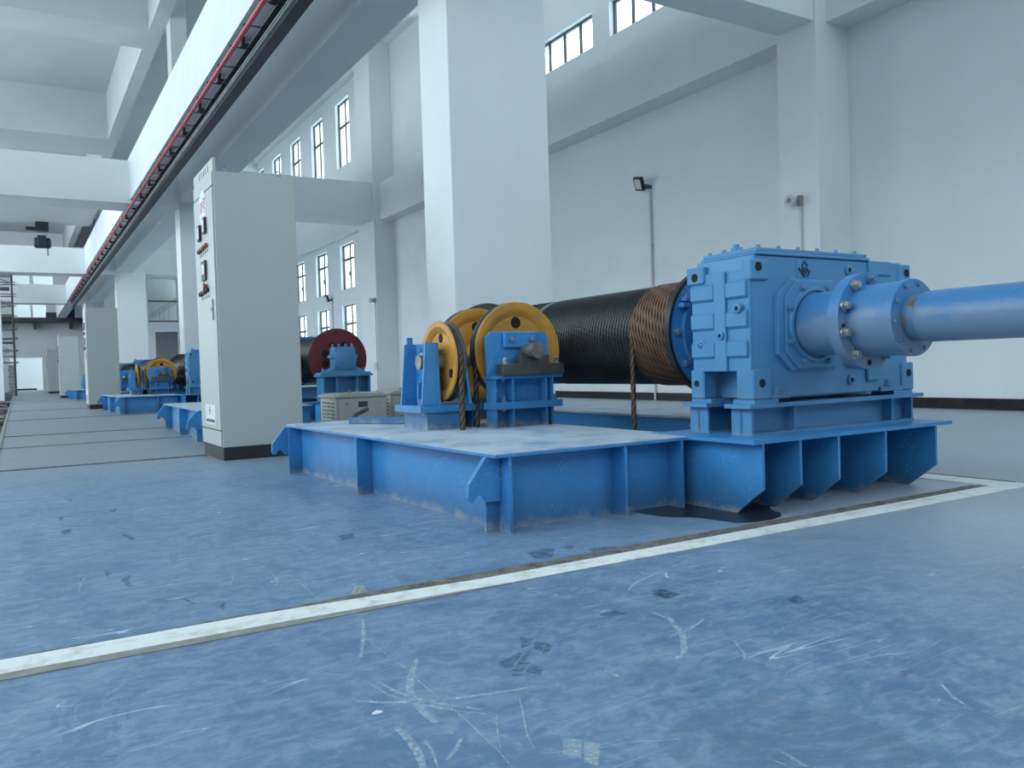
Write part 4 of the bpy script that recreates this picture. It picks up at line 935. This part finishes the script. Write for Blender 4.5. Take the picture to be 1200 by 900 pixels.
# ================================================================== WALL FITTINGS
def floodlight(y, z, label, x=XW, zb=0.0):
    t = thing('floodlight', label, 'lamp', (x, y, zb), 'wall floodlights')
    MB().cyl('z', (x-0.03, y), 0.020, zb, z-0.05, 12).build('conduit', 'grey', t)
    for zz in (z-1.0, z-2.0): part_box('pipe_clip', 'grey', t, x-0.054, x, y-0.03, y+0.03, zz, zz+0.02)
    part_box('arm', 'darksteel', t, x-0.14, x, y-0.02, y+0.05, z-0.04, z+0.02)
    a = math.radians(28); c, s_ = math.cos(a), math.sin(a)
    def q(u, w): return (y+0.12+u*c*1.0-w*s_*0.4, z+0.06+w*c+u*s_*0.0)
    R = Matrix.Rotation(math.radians(-25), 4, 'Y') @ Matrix.Rotation(math.radians(12), 4, 'X')
    def plate(name, mt, w, h, t0, t1):
        mb = MB().box(t0, t1, -w/2, w/2, -h/2, h/2); mb.v = [tuple(R @ Vector(v) + Vector((x-0.17, y+0.10, z+0.05))) for v in mb.v]
        return mb.build(name, mt, t, 0.006, smooth=False)
    plate('lamp_body', 'black', 0.19, 0.23, -0.035, 0.03); plate('lens', 'grey', 0.14, 0.17, -0.039, -0.034)
    return t
floodlight(10.70, 3.62, 'black floodlight on a grey conduit, on the wall above the rope drum')
floodlight(27.1, 3.10, 'small black floodlight on a conduit between the far windows')
def horn(y, z, label, x=8.69, zb=0.0, joint=None):
    t = thing('alarm_horn', label, 'horn', (x, y, zb), 'wall horns')
    MB().lathe([(x-0.16, 0.060), (x-0.155, 0.078), (x-0.12, 0.075), (x-0.06, 0.045), (x, 0.04)], 'x', (y+0.05, z), 20).build('horn_bell', 'grey', t)
    MB().lathe([(x-0.162, 0.02), (x-0.158, 0.055)], 'x', (y+0.05, z), 20).build('horn_grille', 'kerbside', t)
    part_box('back_box', 'kerbside', t, x-0.06, x, y-0.05, y+0.0, z-0.07, z+0.06)
    MB().cyl('z', (x-0.02, y-0.02), 0.014, zb, z-0.06, 10).build('conduit', 'grey', t)
    if joint: part_box('junction_box', 'grey', t, x-0.07, x, y-0.07, y+0.07, joint-0.09, joint+0.09, bevel=0.006)
    return t
horn(7.13, 2.66, 'small grey wall horn on a thin conduit, on the column above the gearbox')
horn(21.72, 2.62, 'grey wall horn with a junction box below it on the far wall column', joint=0.78)
dp = thing('drain_pipe', 'thin white pipe running down the far wall column', 'pipe', (8.60, 23.0, 0))
MB().cyl('z', (9.0, 23.0), 0.035, 0, 9.8, 10).build('pipe', 'wall', dp)
for z in (1.5, 4.0, 6.5, 9.0): part_box('pipe_clip', 'grey', dp, 8.96, 9.04, 22.825, 23.0, z, z+0.04)

# ================================================================== FAR FITTINGS
eh = thing('chain_hoist', 'dark blue electric hoist hanging beyond the first cross beam', 'hoist', (0.83, 29.9, 5.65))
hx, hy, hz = 0.83, 29.9, 5.02
struct('roof_slab', MB().box(XL, 2.24, 24.5, 30.2, 5.65, 5.85), 'roof', 'grey slab over the walkway holding the hoist')
MB().cyl('z', (hx, hy), 0.05, hz+0.5, 5.65, 8).build('hanger', 'black', eh)
part_box('trolley', 'black', eh, hx-0.16, hx+0.2, hy-0.15, hy+0.15, hz+0.35, hz+0.62)
MB().lathe([(hx-0.22, 0.12), (hx-0.18, 0.17), (hx+0.22, 0.17), (hx+0.26, 0.12)], 'x', (hy, hz-0.02), 16).build('motor', 'hoistblue', eh)
part_box('gear_case', 'hoistblue', eh, hx-0.12, hx+0.12, hy-0.2, hy+0.2, hz-0.15, hz+0.2, bevel=0.02)
MB().cyl('x', (hy, hz+0.42), 0.06, hx-0.42, hx-0.15, 12).build('current_collector', 'black', eh)
MB().cyl('z', (hx+0.16, hy), 0.02, 4.6, hz, 6).build('chain', 'darksteel', eh)
# scaffold tower in the far left
sc = thing('scaffold_tower', 'tall cluttered steel scaffold tower at the far left of the walkway', 'scaffold', (-0.6, 43, 0))
for x in (-1.4, -0.75, -0.05):
    for y in (42.4, 43.6): MB().cyl('z', (x, y), 0.04, 0.0 if x < -1.05 or x > -0.17 else -0.4, 5.9, 6).build('upright', 'ibeam', sc)
for k in range(9):
    z = 1.5+0.5*k
    for y in (42.4, 43.6): MB().tube([(-1.5, y, z), (0.1, y, z+0.04*(k % 3))], 0.03, 6).build('ledger', 'galv', sc)
    MB().tube([(-1.4+(k % 2)*1.3, 42.35, z), (-0.05-(k % 2)*1.3, 42.35, z+0.55)], 0.025, 6).build('brace', 'galv', sc)
for k in range(7): part_box('tray', ('galv', 'darksteel')[k % 2], sc, -1.3, 0.0-0.07*(k % 3), 42.5, 43.5, 1.75+0.6*k, 1.82+0.6*k)
struct('column_left', MB().box(-1.35, -0.39, 33.3, 33.9, 0, 4.44), 'wall')
ps = thing('stone_post', 'rough grey stone clad post at the far left of the walkway', 'post', (-0.2, 45, 0))
for k in range(9): part_box('stone', 'stone', ps, -0.32-0.02*(k % 2), -0.05+0.02*((k+1) % 2), 44.9, 45.3, 0.16*k, 0.16*k+0.15, bevel=0.02)
# railing and stair behind the mezzanine opening
ra = thing('railing', 'white balcony railing in the opening of the far partition', 'railing', (6.5, mz, 3.5))
part_box('handrail', 'darksteel', ra, 5.80, 7.35, mz-0.02, mz+0.04, 4.55, 4.62); part_box('bottom_rail', 'darksteel', ra, 5.80, 7.35, mz-0.02, mz+0.04, 3.52, 3.58)
for k in range(13): part_box('baluster', 'wall', ra, 5.95+0.11*k, 5.985+0.11*k, mz-0.01, mz+0.03, 3.58, 4.55)
part_box('newel_post', 'wall', ra, 5.82, 5.92, mz-0.03, mz+0.05, 3.5, 4.62)
stc = thing('stair_flight', 'pale flight of stairs rising behind the balcony railing', 'stairs', (6.8, mz+2, 3.5))
for k in range(10): part_box('step', 'wall', stc, 5.9+0.25*k, 6.17+0.25*k, mz+1.6, mz+2.8, 3.5, 3.67+0.17*k)
MB().prism([(5.9, 3.5), (8.4, 5.1), (8.4, 5.5), (5.9, 3.85)], 'y', mz+1.52, mz+1.6).build('stringer', 'roof', stc, smooth=False)
# gantry with dark ledge at the far end
ga = thing('catwalk', 'dark steel catwalk across the far end wall', 'catwalk', (1.5, 59, 4.3))
part_box('deck', 'ibeam', ga, -1.0, 6, 58.6, 59.99, 4.30, 4.56)
for x in (-0.9, 1.0, 3.0, 5.0): part_box('bracket', 'ibeam', ga, x, x+0.15, 58.9, 59.99, 3.9, 4.30)
wc = thing('dark_interior_block', 'dark blocks standing in for the shaded interior above the far catwalk', 'machine', (2.6, 59.3, 4.56))  # dark blocks added in place of a shaded interior
part_box('frame', 'hoistblue', wc, 1.7, 5.2, 58.8, 59.9, 4.56, 4.9); part_box('cover', 'hoistblue', wc, 2.4, 5.2, 58.9, 59.8, 4.9, 5.7, bevel=0.05)
# loose bits on the floor
def chip(x, y, sx, sy, h, mt, label, seed):
    rnd = random.Random(seed); n = 7
    pts = [(x+sx*math.cos(2*PI*k/n)*rnd.uniform(.7, 1.1), y+sy*math.sin(2*PI*k/n)*rnd.uniform(.7, 1.1)) for k in range(n)]
    b = MB(); b.v = [(p[0], p[1], 0.0) for p in pts] + [(x+(p[0]-x)*0.5, y+(p[1]-y)*0.5, h*rnd.uniform(.7, 1.1)) for p in pts]
    b.f = [tuple(range(n))[::-1], tuple(range(n, 2*n))] + [(i, (i+1) % n, n+(i+1) % n, n+i) for i in range(n)]
    return tag(b.build('rubble_chip', mt, None, smooth=False), label, 'rubble')
chip(0.843, 2.30, 0.032, 0.02, 0.022, 'stone', 'pale chip of concrete beside the white strip', 1)
chip(0.565, 1.475, 0.012, 0.008, 0.003, 'sign', 'white paper scrap on the blue floor in the foreground', 2)
chip(1.90, 3.30, 0.001, 0.001, 0.0, 'sign', 'tmp', 3)
bpy.data.objects.remove(bpy.data.objects['rubble_chip.002'])
